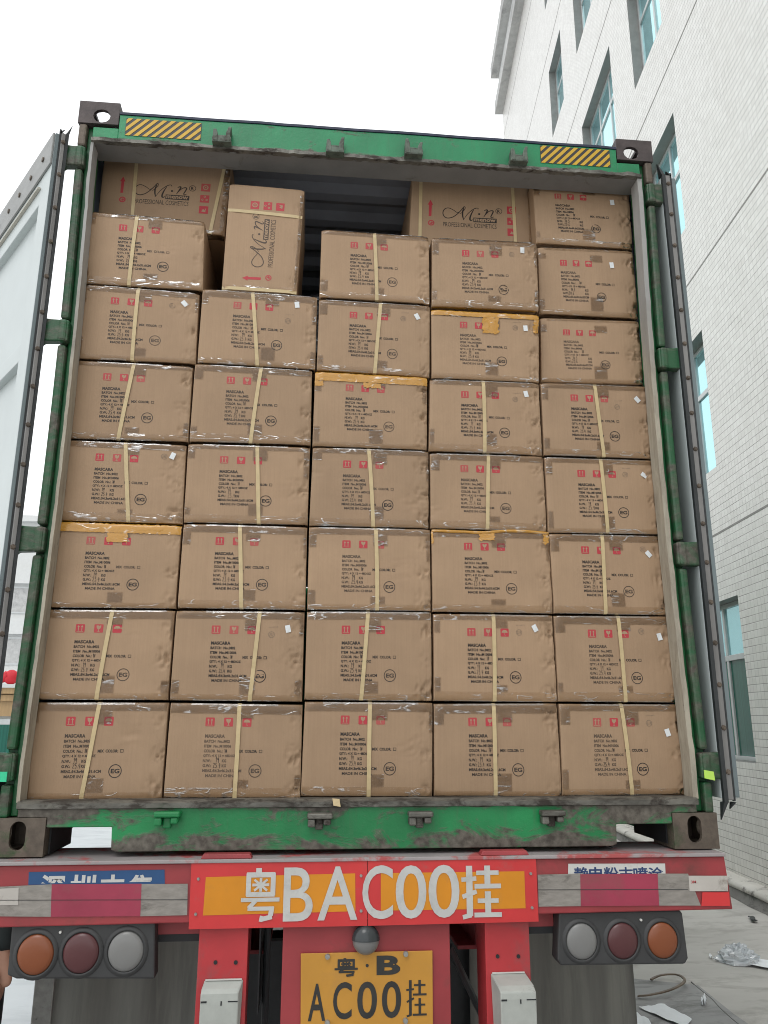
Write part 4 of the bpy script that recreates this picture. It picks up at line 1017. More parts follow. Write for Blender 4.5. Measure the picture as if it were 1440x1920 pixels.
STMP = {(0, 5): (323, 573), (1, 5): (540, 602), (2, 5): (756, 598), (3, 6): (959, 478), (3, 5): (966, 615), (3, 4): (966, 749), (0, 3): (308, 856), (1, 1): (509, 1190),
 (3, 1): (973, 1186), (4, 4): (1157, 763), (4, 3): (1172, 890), (4, 1): (1202, 1184), (4, 0): (1217, 1356), (4, 2): (1205, 1030)}
AMBER = {(0, 2), (2, 4), (3, 5), (3, 2)}
GRP = 'mascara cartons stacked in the container'
for (c, k), (Y, quad) in sorted(CARTONS.items()):
    sd = c*11+k*3+1; r = random.Random(sd); kind = 1 if (c == 4 and k >= 5) else 0
    W_, H_ = (.430, .305) if kind else (NW, NH)
    if (c, k) == (4, 7): quad[0][1] += .035; quad[1][1] += .035
    F = Face(quad, Y, sd, W_, H_)
    if (c, k) in AMBER: ft = {(0, 2): 'cardboard carton with wide amber tape along its top edge', (2, 4): 'cardboard carton with amber tape on its top edge and corner', (3, 5): 'carton with amber tape and long centre tab', (3, 2): 'cardboard carton with thin crumpled amber tape on top'}[(c, k)]
    else: ft = ('cream-strapped' if (c, k) in STRAPS else 'unstrapped')+' cardboard carton'+(' with white sticker' if (c, k) in STICK else ' without sticker')
    lab = '%s, %s, %s' % (ft, ROW[k], ORD[c])
    x0, z0 = F.xz(.5, 0)
    root = tag(empty('carton', (0, 0, 0)), lab, 'carton', GRP)
    root.location = (x0, Y+.27, z0)
    INV = Matrix.Translation((-x0, -Y-.27, -z0))
    kids = [body(F, root)]
    K, K2, K3, RS = TPL[kind]; SH = (r.uniform(-.005, .005), r.uniform(-.004, .003))
    for T_, nm in ((K, 'printed_text'), (K2, 'colour_tick_box'), (K3, 'round_mark')):
        m = MB(); stamp_tpl(m, T_, F, .0006, W_, H_, SH); kids.append(m.build(nm, M['ink'], root, fix=False))
    for R_, I_ in RS:
        m = MB(); stamp_tpl(m, R_, F, .0006, W_, H_, SH); m.cur = 1; stamp_tpl(m, I_, F, .0007, W_, H_, SH); kids.append(m.build('handling_symbol', [M['red'], M['icon']], root, fix=False))
    m = MB(); fn = lambda a, b: F.P((a+SH[0])/W_, 1+(b+SH[1])/H_, .0010); X = .098 if kind else .1265; L0, dy = (.118, .0157) if kind else (.1175, .0163)
    hand(m, '1#', X+(.075 if kind else .067)+r.uniform(0, .006), L0+3*dy, .0105*r.uniform(.9, 1.2), fn, r)
    hand(m, '14.5' if kind else '19', X+.035+r.uniform(0, .008), L0+5*dy, .0120*r.uniform(.9, 1.15), fn, r)
    hand(m, '20.6' if kind else '25.4', X+.031+r.uniform(0, .005), L0+6*dy+.001, .0125*r.uniform(.9, 1.15), fn, r)
    kids.append(m.build('handwriting', M['pen'], root, fix=False))
    # clear tape: over the top and bottom edges, centre tabs, side corner tabs
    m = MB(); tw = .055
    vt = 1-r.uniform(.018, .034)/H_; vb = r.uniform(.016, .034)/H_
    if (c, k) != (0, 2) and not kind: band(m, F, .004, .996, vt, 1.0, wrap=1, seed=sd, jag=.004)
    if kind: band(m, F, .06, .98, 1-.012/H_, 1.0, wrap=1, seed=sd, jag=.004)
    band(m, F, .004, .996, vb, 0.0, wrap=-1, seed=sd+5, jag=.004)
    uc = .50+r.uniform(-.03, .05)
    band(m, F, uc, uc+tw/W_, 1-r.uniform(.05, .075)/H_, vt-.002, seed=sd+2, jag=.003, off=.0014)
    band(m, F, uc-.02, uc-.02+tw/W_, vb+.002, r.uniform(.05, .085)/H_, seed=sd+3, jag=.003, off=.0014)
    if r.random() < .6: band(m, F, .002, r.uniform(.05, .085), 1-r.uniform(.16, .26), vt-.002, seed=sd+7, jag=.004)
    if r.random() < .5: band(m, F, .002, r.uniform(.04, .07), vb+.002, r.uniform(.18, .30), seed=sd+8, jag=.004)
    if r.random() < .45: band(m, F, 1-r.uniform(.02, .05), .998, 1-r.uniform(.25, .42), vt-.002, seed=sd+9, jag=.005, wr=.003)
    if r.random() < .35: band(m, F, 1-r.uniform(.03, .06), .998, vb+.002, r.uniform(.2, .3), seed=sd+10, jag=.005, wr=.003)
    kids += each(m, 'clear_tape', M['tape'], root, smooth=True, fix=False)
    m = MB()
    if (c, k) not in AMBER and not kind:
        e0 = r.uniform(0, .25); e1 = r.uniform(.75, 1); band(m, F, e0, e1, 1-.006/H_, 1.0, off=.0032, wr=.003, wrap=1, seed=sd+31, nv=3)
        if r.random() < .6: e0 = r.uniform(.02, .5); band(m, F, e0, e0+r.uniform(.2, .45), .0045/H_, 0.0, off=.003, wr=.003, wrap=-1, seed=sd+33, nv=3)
        kids += each(m, 'edge_glint_tape', M['edge_glint'], root, smooth=True, fix=False)  # extra-glossy tape strips added for bright edge lines
    if (c, k) in AMBER:
        m = MB()
        if (c, k) == (0, 2):
            band(m, F, -.004, 1.003, 1-.034/H_, 1.004, off=.003, wr=.004, wrap=1, seed=1, jag=.01); band(m, F, .425, .585, 1-.070/H_, 1-.035/H_, off=.003, wr=.004, seed=2, jag=.02)
        elif (c, k) == (2, 4):
            band(m, F, .0, 1.0, 1-.036/H_, 1.002, off=.0026, wr=.004, wrap=1, seed=3, jag=.008); band(m, F, .43, .585, 1-.058/H_, 1-.0365/H_, off=.0026, wr=.003, seed=4, jag=.02); band(m, F, .0, .075, 1-.060/H_, 1-.0365/H_, off=.0026, wr=.002, seed=5, jag=.01)
        elif (c, k) == (3, 5):
            band(m, F, .0, 1.0, 1-.024/H_, 1.002, off=.0026, wr=.003, wrap=1, seed=6, jag=.006); band(m, F, .47, .62, 1-.100/H_, 1-.0245/H_, off=.0032, wr=.004, seed=7, jag=.03); band(m, F, .95, .998, 1-.088/H_, 1-.0245/H_, off=.0026, wr=.003, seed=8, jag=.02)
        else:
            N = 46; vs = []
            for i in range(N+1):
                u = -.005+1.01*i/N; lift = .006*sin(pi*min(1, max(0, (u-.45)/.5)))-.003*math.exp(-((u-.42)/.2)**2)
                hh = .011+.003*_nz(u*9, 1, 1); x, y, z = F.P(min(max(u, 0), 1), 1, .006); z += lift
                for q in range(4): vs.append((x, y-.004*sin(pi*q/3)-.002*_nz(u*30, q, 2), z-hh*q/3+.004))
            m.add(vs, [(4*i+q, 4*i+q+1, 4*i+5+q, 4*i+4+q) for i in range(N) for q in range(3)])
            band(m, F, .40, .53, 1-.036/H_, 1-.008/H_, off=.004, wr=.003, seed=11, jag=.03); band(m, F, .945, .995, 1-.045/H_, 1-.003/H_, off=.004, wr=.006, seed=12, jag=.03); band(m, F, -.004, .012, 1-.052/H_, 1-.005/H_, off=.004, wr=.003, seed=13, jag=.01)
        kids += each(m, 'amber_tape', M['ytape'], root, smooth=True, fix=False)
    if (c, k) in STRAPS:
        xt, xb = STRAPS[(c, k)]; yt = at(xt, 0, Y)
        def uon(px, v):
            u = .4
            for _ in range(14):
                p = Vector(F.P(u, v)); d = p-CAM; sx = 720+FPX*d.dot(_r)/d.dot(_f); u += (px-sx)/ (FPX*F.W/d.dot(_f))
            return u
        u1, u0 = uon(xt, 1), uon(xb, 0); w = .0142/F.W/2; m = MB(); N = 14; vs = []
        kink = r.uniform(-.003, .003)
        def row(P3, hw): return [(P3[0]-hw, P3[1], P3[2]), (P3[0]+hw, P3[1], P3[2])]
        for i in range(N+1):
            v = i/N; u = u0+(u1-u0)*v+kink*sin(pi*v)
            base = min(F.P(u-w, v)[1], F.P(u+w, v)[1], F.P(u, v)[1]); x, y, z = F.P(u, v)
            for hw in (-.0071, .0071): vs.append((x+hw, base-.0032-.0015*sin(pi*v), z))
        x, y, z = F.P(u1, 1)
        top = [(x-.0071, F.Y+.012, z+.003), (x+.0071, F.Y+.012, z+.003), (x-.0071, F.Y+.06, z+.003), (x+.0071, F.Y+.06, z+.003)]
        x, y, z = F.P(u0, 0); bot = [(x-.0071, F.Y+.012, z-.002), (x+.0071, F.Y+.012, z-.002)]
        V = bot+vs+top; n = len(V)//2; V2 = V+[(a, b+(.0009 if 0 < i//2 < n-2 else 0), cc+(0 if i//2 < n-2 else -.0009)) for i, (a, b, cc) in enumerate(V)]
        o = len(V); fs = []
        for i in range(n-1):
            a, b, cc, d = 2*i, 2*i+1, 2*i+3, 2*i+2
            fs += [(a, b, cc, d), (o+d, o+cc, o+b, o+a), (a, d, o+d, o+a), (b, o+b, o+cc, cc)]
        m.add(V2, fs); kids.append(m.build('strap', M['strap'], root))
    if (c, k) in STICK:
        px, py, an = STICK[(c, k)]; u, v = F.uv(px, py); an = radians(an); m = MB(); vs = []
        for a, b in ((-.5, -.5), (.5, -.5), (.5, .5), (-.5, .5)):
            x, y = a*.0185, b*.0265; xx = x*cos(an)-y*sin(an); yy = x*sin(an)+y*cos(an)
            vs.append(F.P(u+xx/F.W, v+yy/F.H, .0026))
        m.add(vs, [(0, 1, 2, 3)]); kids.append(m.build('sticker', M['sticker'], root, fix=False))
    if (c, k) in STMP:
        px, py = STMP[(c, k)]; u, v = F.uv(px, py); m = MB(); fn = lambda a, b: F.P(u+a/F.W, v+b/F.H, .0007)
        disc(m, 0, 0, .0115, fn, 18, .0100)
        for q in (-.005, 0, .005): m.ribbon([(q-.002, -.006), (q+.001, .001), (q, .006)], .0016, fn)
        for q in range(7): m.ribbon([(-.010+q*.005, .026+.0006*q), (-.0075+q*.005, .0265)], .0016, fn)
        kids.append(m.build('ink_stamp', M['stamp'], root, fix=False))
    for o in kids: o.matrix_parent_inverse = INV

# cosmetics cartons: script logo, arrow, recycling marks
def logo_tpl():
    K = MB(); R_ = MB(); I_ = MB(); s = 1/2228.0; F = lambda a, b: (a, b, 0); C = lambda x, y: ((x-75)*s, -(y-83)*s)
    def st(pts, wd, k=6):
        P = catmull([C(*q) for q in pts], k); n = len(P)
        W2 = [s*(wd[0]+(wd[1]-wd[0])*sin(pi*i/(n-1))) for i in range(n)]; K.ribbon(P, W2, F)
    st([(556, 350), (535, 360), (500, 335), (450, 312), (412, 325), (394, 365), (405, 408), (440, 428), (490, 415), (535, 378), (575, 330), (600, 292), (613, 292), (612, 315), (585, 355), (560, 372)], (5, 9))
    st([(603, 300), (590, 345), (590, 395), (600, 438)], (6, 15)); st([(600, 438), (640, 370), (690, 318), (725, 298), (745, 300), (742, 312)], (4, 8))
    st([(700, 318), (680, 360), (664, 410), (664, 436), (676, 442), (692, 432)], (5, 16)); st([(598, 438), (594, 440)], (8, 10))
    st([(806, 324), (822, 313), (838, 316), (822, 355), (800, 398)], (5, 13)); st([(806, 386), (845, 335), (878, 318), (896, 326), (884, 360), (872, 388), (882, 400), (900, 388)], (5, 12))
    disc(K, *C(755, 365), 11*s, F, 12); disc(K, *C(953, 320), 34*s, F, 22, 29*s)
    a, b = C(938, 340), C(966, 302); text(K, 'R', a[0], b[0], a[1], b[1], F, .02)
    a, b = C(697, 460), C(930, 408); rect(K, a[0], b[0], a[1], b[1], F)
    a, b = C(706, 452), C(920, 418); text(I_, 'menow', a[0], b[0], a[1], b[1], lambda x, y: (x, y, .0006), .03)
    a, b = C(398, 524), C(928, 474); text(K, 'PROFESSIONAL COSMETICS', a[0], b[0], a[1], b[1], F, 0.0)
    p = lambda L_: [C(*q) for q in L_]
    poly(R_, p([(254, 415), (281, 415), (281, 285), (294, 285), (267, 228), (240, 285), (254, 285)]), F)
    disc(R_, *C(281, 490), 32*s, F, 20, 20*s); poly(R_, p([(268, 500), (285, 475), (300, 488), (285, 505)]), F)
    for y0, y1 in ((258, 345), (388, 472), (512, 596)):
        a, b = C(1036, y1), C(1126, y0); rect(R_, a[0], b[0], a[1], b[1], F)
    G = lambda x, y: (x, y, .0006)
    disc(I_, *C(1081, 302), 28*s, G, 18, 17*s); disc(I_, *C(1081, 302), 8*s, G, 8)
    for q in (0, 120, 240):
        cx, cy = 1081+24*cos(radians(q+90)), 430-24*sin(radians(q+90)); disc(I_, *C(cx, cy), 12*s, G, 7, 5*s)
    poly(I_, p([(1060, 575), (1075, 545), (1090, 560), (1105, 530), (1100, 580)]), G)
    return K, R_, I_
LT = logo_tpl()
def cosmetics(label, F, mapf, sc, straps, depth):
    x0, z0 = F.xz(.5, 0); root = tag(empty('cosmetics_carton', (x0, F.Y+depth/2, z0)), label, 'carton', 'cosmetics cartons with a script logo')
    INV = Matrix.Translation((-x0, -F.Y-depth/2, -z0)); kids = [body(F, root, depth)]
    def put(T, off): return [mapf(x*sc, y*sc, off+z) for x, y, z in T.v], T.f
    K, R_, I_ = LT
    m = MB(); m.add(*put(K, .0006)); m.cur = 1; m.add(*put(I_, .0007)); kids.append(m.build('printed_logo', [M['ink'], M['icon']], root, fix=False))
    m = MB(); m.add(*put(R_, .0006)); kids += each(m, 'handling_symbol', M['red'], root, fix=False)
    n0 = [q for q in kids]
    # light logo word sits on the black bar
    for (ua, va, ub, vb) in straps:
        m = MB(); N = 10; vs = []; du, dv = ub-ua, vb-va; L_ = sqrt((du*F.W)**2+(dv*F.H)**2); hx, hz = -dv*F.H/L_*.0071, du*F.W/L_*.0071
        for i in range(N+1):
            t = i/N; u, v = ua+du*t, va+dv*t; x, y, z = F.P(u, v); vs += [(x+hx, y-.0028, z+hz), (x-hx, y-.0028, z-hz)]
        o = len(vs); vs += [(x, y+.001, z) for x, y, z in vs]
        fs = []
        for i in range(N): a, b, c, d = 2*i, 2*i+1, 2*i+3, 2*i+2; fs += [(a, b, c, d), (o+d, o+c, o+b, o+a), (a, d, o+d, o+a), (b, o+b, o+c, c)]
        m.add(vs, fs); kids.append(m.build('strap', M['strap'], root))
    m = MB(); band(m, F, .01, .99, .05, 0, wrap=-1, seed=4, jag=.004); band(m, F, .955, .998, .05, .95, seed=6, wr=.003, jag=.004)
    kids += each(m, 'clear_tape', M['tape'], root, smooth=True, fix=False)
    for o in kids: o.matrix_parent_inverse = INV
    return root
F = Face([[.184, 2.797], [.737, 2.803], [.735, 2.432], [.165, 2.425]], .20, 61, .552, .371, .6)
cosmetics('cosmetics carton with upright black script logo, set back right of the dark roof gap', F, lambda x, y, o: F.P(x/.552, (.320+y-.006)/.371, o), 1.0, [(.085, 0.0, .07, 1), (.845, 0, .83, 1)], .46)
F1_ = Face([[-1.163, 2.803], [-.614, 2.805], [-.626, 2.438], [-1.163, 2.438]], .20, 62, .549, .366, .6)
cosmetics('cosmetics carton with upright black script logo, set back in the top left corner', F1_, lambda x, y, o: F1_.P((x+.006)/.549, (.312+y+.010)/.366, o), .98, [(.27, 0.0, .255, 1), (.885, 0, .955, 1)], .46)
F2_ = Face([[-.605, 2.606], [-.289, 2.596], [-.308, 2.104], [-.612, 2.104]], .078, 63, .316, .500, .8)
cosmetics('cosmetics carton standing on end with its logo turned sideways', F2_,
          lambda x, y, o: F2_.P((-y*1.0+.020)/.316, (x-.022)/.500, o), .945, [(0.0, .745, 1.0, .725), (0.0, .022, 1.0, .012)], .46)
# dark film-wrapped cartons deeper in the gap
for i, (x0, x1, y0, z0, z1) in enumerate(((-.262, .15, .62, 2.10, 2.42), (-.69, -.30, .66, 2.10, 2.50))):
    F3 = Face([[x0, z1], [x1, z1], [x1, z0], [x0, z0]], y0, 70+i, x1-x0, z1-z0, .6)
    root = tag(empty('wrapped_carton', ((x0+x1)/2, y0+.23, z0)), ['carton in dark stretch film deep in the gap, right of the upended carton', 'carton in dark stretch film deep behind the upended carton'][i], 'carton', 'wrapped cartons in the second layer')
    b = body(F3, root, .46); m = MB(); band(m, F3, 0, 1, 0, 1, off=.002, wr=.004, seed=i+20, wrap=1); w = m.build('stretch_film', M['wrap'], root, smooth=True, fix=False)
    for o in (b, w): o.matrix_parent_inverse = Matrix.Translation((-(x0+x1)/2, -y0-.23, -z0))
# second layer of stacks behind the front one (plain cartons, seen only through the gap)
for c, zt_ in ((0, 2.42), (1, 2.09), (2, 2.09), (3, 2.42)):
    x0 = -1.165+c*.4645
    F4 = Face([[x0, zt_], [x0+.46, zt_], [x0+.46, zt_-.316], [x0, zt_-.316]], .63 if c in (0, 3) else .62, 80+c, .46, .316, .5)
    root = tag(empty('rear_carton', (x0+.23, .9, zt_-.316)), 'plain cardboard carton in the second layer, behind the %s' % ORD[c], 'carton', 'cartons in the second layer')
    b = body(F4, root, .5); b.matrix_parent_inverse = Matrix.Translation((-x0-.23, -.9, -zt_+.316))

# ================================================================== TILED BUILDING on the right
TH = radians(5.55); DW = 3.655
nx, ny = cos(TH), -sin(TH)
bld = tag(empty('tiled_building', (nx*DW, ny*DW, GZ), radians(90)-TH), 'tall white tiled factory building with recessed windows on the right', 'building')
BZ = -GZ                                                              # local z = world z + BZ ; local y points out of the wall
rows = [(.04, 1.69), (3.13, 4.77), (6.20, 7.86), (9.32, 11.06), (12.72, 14.43), (16.15, 17.6)]
colsW = [(5.40, 6.80), (7.75, 9.60), (10.70, 11.85)]
U0, U1, ZT = -9.0, 18.0, 18.95
NE = [5.27, 5.44, 5.58, 5.64, 5.70, 5.76]
zs = sorted([GZ, ZT]+[a for p in rows for a in p])
m = MB()
for j in range(len(zs)-1):
    ri = [i for i, p in enumerate(rows) if abs(zs[j]-p[0]) < 1e-6]
    cw = [(NE[ri[0]], 6.80)]+colsW[1:] if ri else []
    us = sorted([U0, U1]+[a for p in cw for a in p]); c, d = zs[j]+BZ, zs[j+1]+BZ
    for i in range(len(us)-1):
        if i % 2 and ri: continue
        m.add([(us[i], 0, c), (us[i+1], 0, c), (us[i+1], 0, d), (us[i], 0, d)], [(3, 2, 1, 0)])
m.add([(U1, 0, 0), (U1, -12, 0), (U1, -12, ZT+BZ), (U1, 0, ZT+BZ), (U0, 0, 0), (U0, -12, 0), (U0, -12, ZT+BZ), (U0, 0, ZT+BZ)], [(0, 3, 2, 1), (4, 5, 6, 7), (1, 2, 6, 5), (2, 3, 7, 6)])
m.build('wall', M['tile'], bld, fix=False)
m = MB()
for z in (2.41, 5.49, 8.56, 11.66, 14.95, 17.9): m.box(U0, U1+.01, 0, .0025, z+BZ-.011, z+BZ+.011)
each(m, 'joint_strip', M['seam'], bld)
RV = .16
for ri, (z0, z1) in enumerate(rows):
    for ci, (a, b) in enumerate(colsW):
        if ci == 0: a = NE[ri]
        z0_, z1_ = z0+BZ, z1+BZ; f = .045
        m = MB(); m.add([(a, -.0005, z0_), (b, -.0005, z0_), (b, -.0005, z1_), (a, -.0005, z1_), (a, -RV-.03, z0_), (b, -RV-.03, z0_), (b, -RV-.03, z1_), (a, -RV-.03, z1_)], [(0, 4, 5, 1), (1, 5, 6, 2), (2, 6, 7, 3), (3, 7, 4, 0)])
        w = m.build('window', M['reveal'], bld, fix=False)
        m = MB(); y0, y1 = -RV-.028, -RV+.012
        m.box(a+.001, a+f, y0, y1, z0_+.001, z1_-.001); m.box(b-f, b-.001, y0, y1, z0_+.001, z1_-.001); m.box(a+f, b-f, y0, y1, z0_+.001, z0_+f); m.box(a+f, b-f, y0, y1, z1_-f, z1_-.001)
        zt_ = z1_-.585; m.box(a+f, b-f, y0, y1, zt_-.03, zt_+.03)
        nm = 3 if b-a > 1.6 else 2
        for q in range(1, nm): u = a+(b-a)*q/nm; m.box(u-.024, u+.024, y0, y1-.002, z0_+f, zt_-.03); m.box(u-.024, u+.024, y0, y1-.002, zt_+.03, z1_-f)
        m.build('window_frame', M['winframe'], w, bevel=.003)
        m = MB(); m.add([(a+.01, -RV-.01, zt_), (b-.01, -RV-.01, zt_), (b-.01, -RV-.01, z1_-.01), (a+.01, -RV-.01, z1_-.01)], [(3, 2, 1, 0)]); m.build('pane', M['glass'], w, fix=False)
        m = MB(); m.add([(a+.01, -RV-.01, z0_+.01), (b-.01, -RV-.01, z0_+.01), (b-.01, -RV-.01, zt_), (a+.01, -RV-.01, zt_)], [(3, 2, 1, 0)]); m.build('pane', M['glass_dark'] if ri == 0 else M['glass'], w, fix=False)
m = MB(); m.box(U0, U1+.06, -.3, .24, 18.76+BZ, 19.12+BZ); cn = m.build('lower_cornice', M['cornice'], bld, bevel=.01)
m = MB(); m.box(U0, U1+.02, -11.9, .08, 19.121+BZ, 20.15+BZ); m.build('parapet', M['plaster'], bld)
m = MB(); m.box(U0, U1+.10, -.3, .32, 20.151+BZ, 20.55+BZ); m.build('upper_cornice', M['cornice'], bld, bevel=.01)
# kerb along the foot of the wall
kb = tag(empty('kerb', (nx*DW, ny*DW, GZ), radians(90)-TH), 'rounded pale concrete kerb at the foot of the tiled wall', 'kerb')
m = MB(); prof = [(.0, .125), (.06, .150), (.16, .150), (.215, .138), (.238, .118), (.240, .085), (.225, .078)]; vs = []; N = 90
for i in range(N+1):
    u = -8+24*i/N
    for y, z in prof: vs.append((u, y+.006*_nz(u*2, z*9, 1), z+.008*_nz(u*1.3, y*5, 2)))
n = len(prof); m.add(vs, [(i*n+k, i*n+k+1, (i+1)*n+k+1, (i+1)*n+k) for i in range(N) for k in range(n-1)]); m.build('kerb_cap', M['kerb'], kb, smooth=True, fix=False)
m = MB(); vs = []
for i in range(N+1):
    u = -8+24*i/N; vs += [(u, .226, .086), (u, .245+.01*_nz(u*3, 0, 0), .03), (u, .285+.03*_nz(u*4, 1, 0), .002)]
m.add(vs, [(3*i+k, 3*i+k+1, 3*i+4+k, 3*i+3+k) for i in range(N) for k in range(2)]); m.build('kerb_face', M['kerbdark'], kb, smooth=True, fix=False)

# ================================================================== FAR LEFT: white block and a wood-fronted kiosk
fb = tag(empty('far_building', (-20, 45, GZ)), 'distant white building with banded floors, seen beside the left container door', 'building')
ztop = at(50, 972, 45).z-GZ; b1 = at(40, 1081, 45).z-GZ; b2 = at(40, 1175, 45).z-GZ; pt = b1-b2
m = MB(); m.box(-14, 10, 0, 12, 0, ztop); m.build('wall', M['plaster'], fb)
m = MB(); z = b1
while z > 0: m.box(-14.1, 10.1, -.35, -.003, z-.45, z+.45); z -= pt
m.box(-14.1, 10.1, -.4, -.003, ztop-.25, ztop+.1); each(m, 'floor_band', M['plaster'], fb)
z = b1
while z-pt > 1:
    for q in range(8):
        x = -12+2.9*q; w = MB().box(x, x+1.5, -.06, -.002, z-pt+.75, z-.6).build('window', M['winframe'], fb); MB().box(x+.1, x+1.4, -.07, -.061, z-pt+.85, z-.7).build('pane', M['cornice'], w)
    z -= pt
kx = at(10, 1340, 12); zf1 = at(10, 1290, 12).z-GZ; zf0 = at(10, 1343, 12).z-GZ
ks = tag(empty('kiosk', (kx.x-1.5, 12, GZ)), 'small kiosk with honey wood fascia boards and pale window frames, beyond the left door', 'kiosk')
m = MB(); m.box(-3, 2.2, .05, 3, 0, zf0); m.build('wall', M['plaster'], ks)
m = MB(); m.box(-3.1, 2.3, -.02, .04, zf0, zf1-.10); m.box(-3.15, 2.35, -.07, -.021, zf1-.22, zf1-.12); m.box(-3.15, 2.35, -.12, .04, zf1-.0995, zf1); each(m, 'fascia_board', M['wood'], ks)
MB().box(-3.2, 2.4, -.16, 3.1, zf1+.001, zf1+.06).build('roof', M['plaster'], ks)
for q in range(4):
    x = -2.8+1.25*q; w = MB().box(x, x+1.1, -.01, .049, .5, zf0-.05).build('window', M['winframe'], ks); MB().box(x+.08, x+1.02, -.016, -.011, .58, zf0-.14).build('pane', M['glass_dark'], w)
rp_ = at(17, 1273, 12); m = MB(); m.sphere((0, 0, .13), .13, .10, .13, 14, 9); m.cyl((-.05, 0, .16), (-.20, 0, .05), .10, .04, n=12)
o = m.build('cloth_bundle', M['redcloth'], None, smooth=True, loc=(rp_.x, 12.1, zf1+GZ+.061)); tag(o, 'rounded red cloth bundle on top of the wood-fronted kiosk', 'bundle')

# ================================================================== LITTER on the ground
def ground_at(px, py): p = at(px, py, Z=GZ); return p
def sheet(name, pts, mat, label, cat, seed, lift=.012, group=None):
    P = [ground_at(*q) for q in pts]; N = 8; c = sum(P, Vector())/4; m = MB(); vs = []
    for j in range(N+1):
        for i in range(N+1):
            u, v = i/N, j/N; p = P[0]*(1-u)*(1-v)+P[1]*u*(1-v)+P[2]*u*v+P[3]*(1-u)*v
            vs.append((p.x-c.x, p.y-c.y, .014+lift*(_nz(u*3+seed, v*3, 0)+.3)))
    m.add(vs, [(j*(N+1)+i, j*(N+1)+i+1, (j+1)*(N+1)+i+1, (j+1)*(N+1)+i) for j in range(N) for i in range(N)])
    o = m.build(name, mat, None, smooth=True, loc=(c.x, c.y, GZ), fix=False); return tag(o, label, cat, group)
sheet('paper_sheet', [(1198, 1893), (1286, 1934), (1298, 1917), (1246, 1888)], M['paper'], 'larger white paper sheet on the dark slab by the right mud flap', 'paper', 1)
sheet('paper_sheet', [(1190, 1945), (1232, 1945), (1216, 1916), (1190, 1903)], M['paper'], 'smaller white paper sheet cut off by the bottom edge beside the right mud flap', 'paper', 4)
sheet('paper_strip', [(1384, 1810), (1450, 1822), (1450, 1807), (1392, 1798)], M['paper'], 'white paper strip on concrete beside the crumpled plastic', 'paper', 7)
m = MB(); r = random.Random(5); vs = []; nu, nv = 26, 12
for j in range(nv+1):
    ph = pi/2*j/nv
    for i in range(nu):
        t = 2*pi*i/nu; q = 1+.38*_nz(cos(t)*3, sin(t)*3, ph*4)+.2*_nz(cos(t)*8, sin(t)*8, ph*9); vs.append((.135*cos(ph)*cos(t)*q, .11*cos(ph)*sin(t)*q, .10*sin(ph)*q+.004))
m.add(vs, [(j*nu+i, j*nu+(i+1) % nu, (j+1)*nu+(i+1) % nu, (j+1)*nu+i) for j in range(nv) for i in range(nu)])
p = ground_at(1384, 1804); tag(m.build('plastic_wrap', M['plasticbag'], None, loc=(p.x, p.y, GZ), fix=False), 'crumpled clear plastic wrap lying on the concrete', 'plastic wrap')
def gtube(name, pts, r_, mat, label, cat, lift=0):
    P = [ground_at(*q) for q in pts]; P = catmull([(p.x, p.y) for p in P], 6); c = (sum(p[0] for p in P)/len(P), sum(p[1] for p in P)/len(P)); n = len(P); m = MB(); vs = []
    for i, (x, y) in enumerate(P):
        a = P[max(0, i-1)]; b = P[min(n-1, i+1)]; dx, dy = b[0]-a[0], b[1]-a[1]; L_ = sqrt(dx*dx+dy*dy) or 1; ox, oy = -dy/L_*r_, dx/L_*r_; z = (.012 if r_ > .004 else .001)+lift*sin(pi*i/(n-1))
        vs += [(x-c[0]-ox, y-c[1]-oy, z), (x-c[0]+ox, y-c[1]+oy, z), (x-c[0]+ox, y-c[1]+oy, z+(.008 if r_ > .004 else .005)), (x-c[0]-ox, y-c[1]-oy, z+(.008 if r_ > .004 else .005))]
    fs = [(4*i+k, 4*i+(k+1) % 4, 4*i+4+(k+1) % 4, 4*i+4+k) for i in range(n-1) for k in range(4)]+[(0, 1, 2, 3), (4*n-1, 4*n-2, 4*n-3, 4*n-4)]
    m.add(vs, fs); return tag(m.build(name, mat, None, loc=(c[0], c[1], GZ)), label, cat)
gtube('strap_offcut', [(1221, 1842), (1236, 1838), (1256, 1838), (1274, 1842), (1285, 1852), (1280, 1860), (1266, 1867), (1245, 1872), (1215, 1875), (1196, 1873)], .008, plain('brown_strap_plastic', (.16, .12, .085, 1), .5, var=.35, scale=12), 'brown strap offcut curled in a loop on the dark slab', 'strap offcut', .03)
gtube('rubbish_bit', [(1407, 1722), (1411, 1726), (1413, 1731), (1416, 1729)], .02, M['rubber'], 'small black twisted scrap near the kerb', 'scrap', .01)
sheet('scrap', [(1314, 1888), (1322, 1890), (1326, 1881), (1318, 1878)], M['paper'], 'tiny crumpled white scrap beside the paper sheets', 'scrap', 9, .05)
sheet('scrap', [(1329, 1799), (1336, 1800), (1335, 1796), (1331, 1795)], M['paper'], 'tiny white scrap left of the crumpled plastic', 'scrap', 3, .02)
gtube('crack_filler', [(1296, 1842), (1312, 1856), (1334, 1874), (1352, 1893), (1380, 1918), (1405, 1935)], .0022, M['kerbdark'], 'dark jagged crack line between the two concrete slabs', 'crack').name = 'slab_joint'
for o in list(COL.objects):
    if o.name == 'slab_joint':
        for k_ in ('label', 'category'): del o[k_]
        o['kind'] = 'structure'

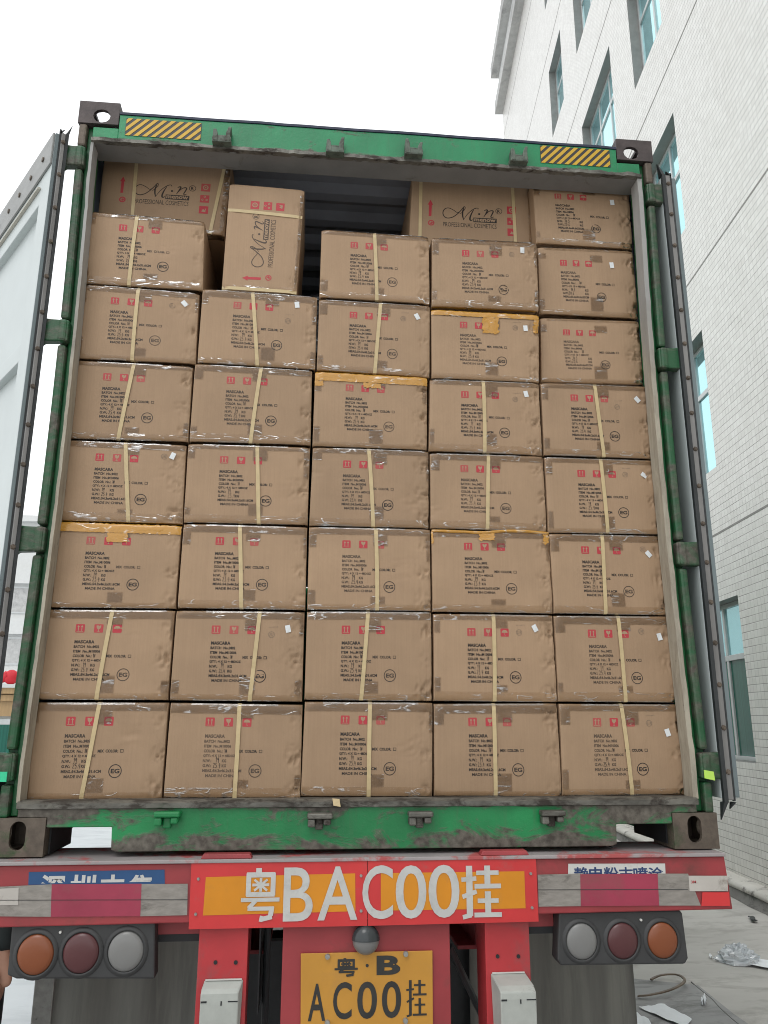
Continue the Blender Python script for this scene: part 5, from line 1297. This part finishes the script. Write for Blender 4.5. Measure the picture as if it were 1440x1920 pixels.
# ================================================================== PERSON at the left edge, beside the trailer
def skin_mesh(name, joints, edges, mat, parent, root=0, sub=2):
    me = bpy.data.meshes.new(name); me.from_pydata([j[:3] for j in joints], edges, []); me.materials.append(mat)
    o = bpy.data.objects.new(name, me); COL.objects.link(o); o.parent = parent
    sk = o.modifiers.new('skin', 'SKIN'); sk.use_smooth_shade = True
    for i, j in enumerate(joints):
        rr = j[3] if hasattr(j[3], '__len__') else (j[3], j[3]); v = me.skin_vertices[0].data[i]; v.radius = rr; v.use_root = (i == root)
    s = o.modifiers.new('subdivision', 'SUBSURF'); s.levels = sub; s.render_levels = sub; return o
hp = at(7, 1852, .30)                                               # where the visible hand hangs
PX, PY_ = hp.x-.27, hp.y+.02
ps = tag(empty('person', (PX, PY_, GZ)), 'person in dark clothes standing at the left edge beside the trailer, one hand hanging', 'person')
hz = hp.z-GZ                                                        # hand height above ground
B_ = [(0, 0, .93, (.15, .11)), (0, 0, 1.10, (.135, .10)), (0, .01, 1.28, (.165, .115)), (0, .01, 1.42, (.14, .09)), (0, 0, 1.50, (.055, .055)), (0, -.01, 1.56, (.055, .055)), (0, -.015, 1.66, (.078, .092)), (0, -.01, 1.73, (.068, .08))]
E_ = [(i, i+1) for i in range(7)]
def addj(prev, pts):
    for p in pts: B_.append(p); E_.append((prev, len(B_)-1)); prev = len(B_)-1
    return prev
dz = hz-.80
wr = addj(3, [(.185, .01, 1.40, .055), (.225, .02, 1.14, .043), (.250, -.01, .93+dz, .030), (.258, -.02, .875+dz, (.022, .034)), (.262, -.03, .83+dz, (.014, .040)), (.262, -.035, .80+dz, (.013, .038))])
wl = addj(3, [(-.185, .01, 1.40, .055), (-.225, .02, 1.14, .043), (-.250, -.01, .92, .030), (-.255, -.02, .86, (.022, .034)), (-.255, -.03, .81, (.014, .040)), (-.255, -.035, .78, (.013, .038))])
for s in (-1, 1): addj(0, [(s*.10, 0, .86, .095), (s*.105, 0, .50, .06), (s*.11, .02, .11, .042), (s*.115, .0, .05, .040), (s*.12, -.10, .03, (.04, .028)), (s*.12, -.17, .025, (.032, .02))])
bd = skin_mesh('body', B_, E_, M['skin'], ps)
def finger(x, y, z, L_, s, r_=.0085, a=0, dx=0):
    return [(x, y, z+.02, r_*1.05), (x, y-.002, z, r_), (x-.003*s+dx*.4, y-.006, z-L_*.42, r_*.95), (x-.010*s+dx*.7, y-.012, z-L_*.75, r_*.88), (x-.020*s+dx, y-.016, z-L_, r_*.74)]
for s, zz in ((1, .80+dz), (-1, .78)):
    hx = s*.262; hn = skin_mesh
    for q, (yo, L_) in enumerate(((-.066, .072), (-.045, .080), (-.024, .074), (-.004, .060))):
        J = finger(hx, yo, zz, L_, s); skin_mesh('finger', J, [(i, i+1) for i in range(4)], M['skin'], bd, 0, 1)
    J = [(hx-s*.004, -.050, zz+.055, .011), (hx-s*.014, -.070, zz+.035, .0105), (hx-s*.022, -.084, zz+.008, .0095), (hx-s*.026, -.088, zz-.016, .008)]
    skin_mesh('thumb', J, [(i, i+1) for i in range(3)], M['skin'], bd, 0, 1)
J = [(0, 0, .90, (.175, .13)), (0, 0, 1.10, (.165, .125)), (0, .01, 1.28, (.19, .135)), (0, .01, 1.42, (.155, .105)), (0, 0, 1.49, (.075, .07))]; E2 = [(0, 1), (1, 2), (2, 3), (3, 4)]
for s, d_ in ((1, dz), (-1, 0)):
    n0 = len(J); J += [(s*.19, .01, 1.40, .072), (s*.23, .02, 1.14, .060), (s*.252, -.005, .95+d_, .046), (s*.256, -.012, .905+d_, .044)]; E2 += [(3, n0), (n0, n0+1), (n0+1, n0+2), (n0+2, n0+3)]
skin_mesh('jacket', J, E2, M['jacket'], ps)
J = [(0, 0, .96, (.165, .125))]; E2 = []
for s in (-1, 1): n0 = len(J); J += [(s*.135, 0, .84, .145), (s*.145, 0, .50, .125), (s*.135, .015, .10, .080)]; E2 += [(0, n0), (n0, n0+1), (n0+1, n0+2)]
skin_mesh('trousers', J, E2, M['trouser'], ps)
for s in (-1, 1):
    m = MB(); m.sphere((s*.115, -.06, .045), .05, .145, .05, 14, 8); m.build('shoe', M['shoe'], ps, smooth=True)
m = MB(); m.sphere((0, .012, 1.72), .088, .105, .092, 18, 12); m.build('hair', M['hair'], ps, smooth=True)
m = MB(); m.sphere((0, -.118, 1.655), .012, .022, .022, 10, 7); m.sphere((-.082, 0, 1.66), .010, .02, .03, 8, 6); m.sphere((.082, 0, 1.66), .010, .02, .03, 8, 6); each(m, 'face_feature', M['skin'], bd, smooth=True)
for s in (-1, 1): m = MB(); m.sphere((s*.032, -.098, 1.675), .013, .008, .008, 10, 6); m.build('eye', M['hair'], bd, smooth=True)
m = MB(); m.sphere((0, -.101, 1.612), .024, .008, .006, 10, 6); m.build('mouth', plain('lip_skin', (.3, .1, .09, 1), .5), bd, smooth=True)
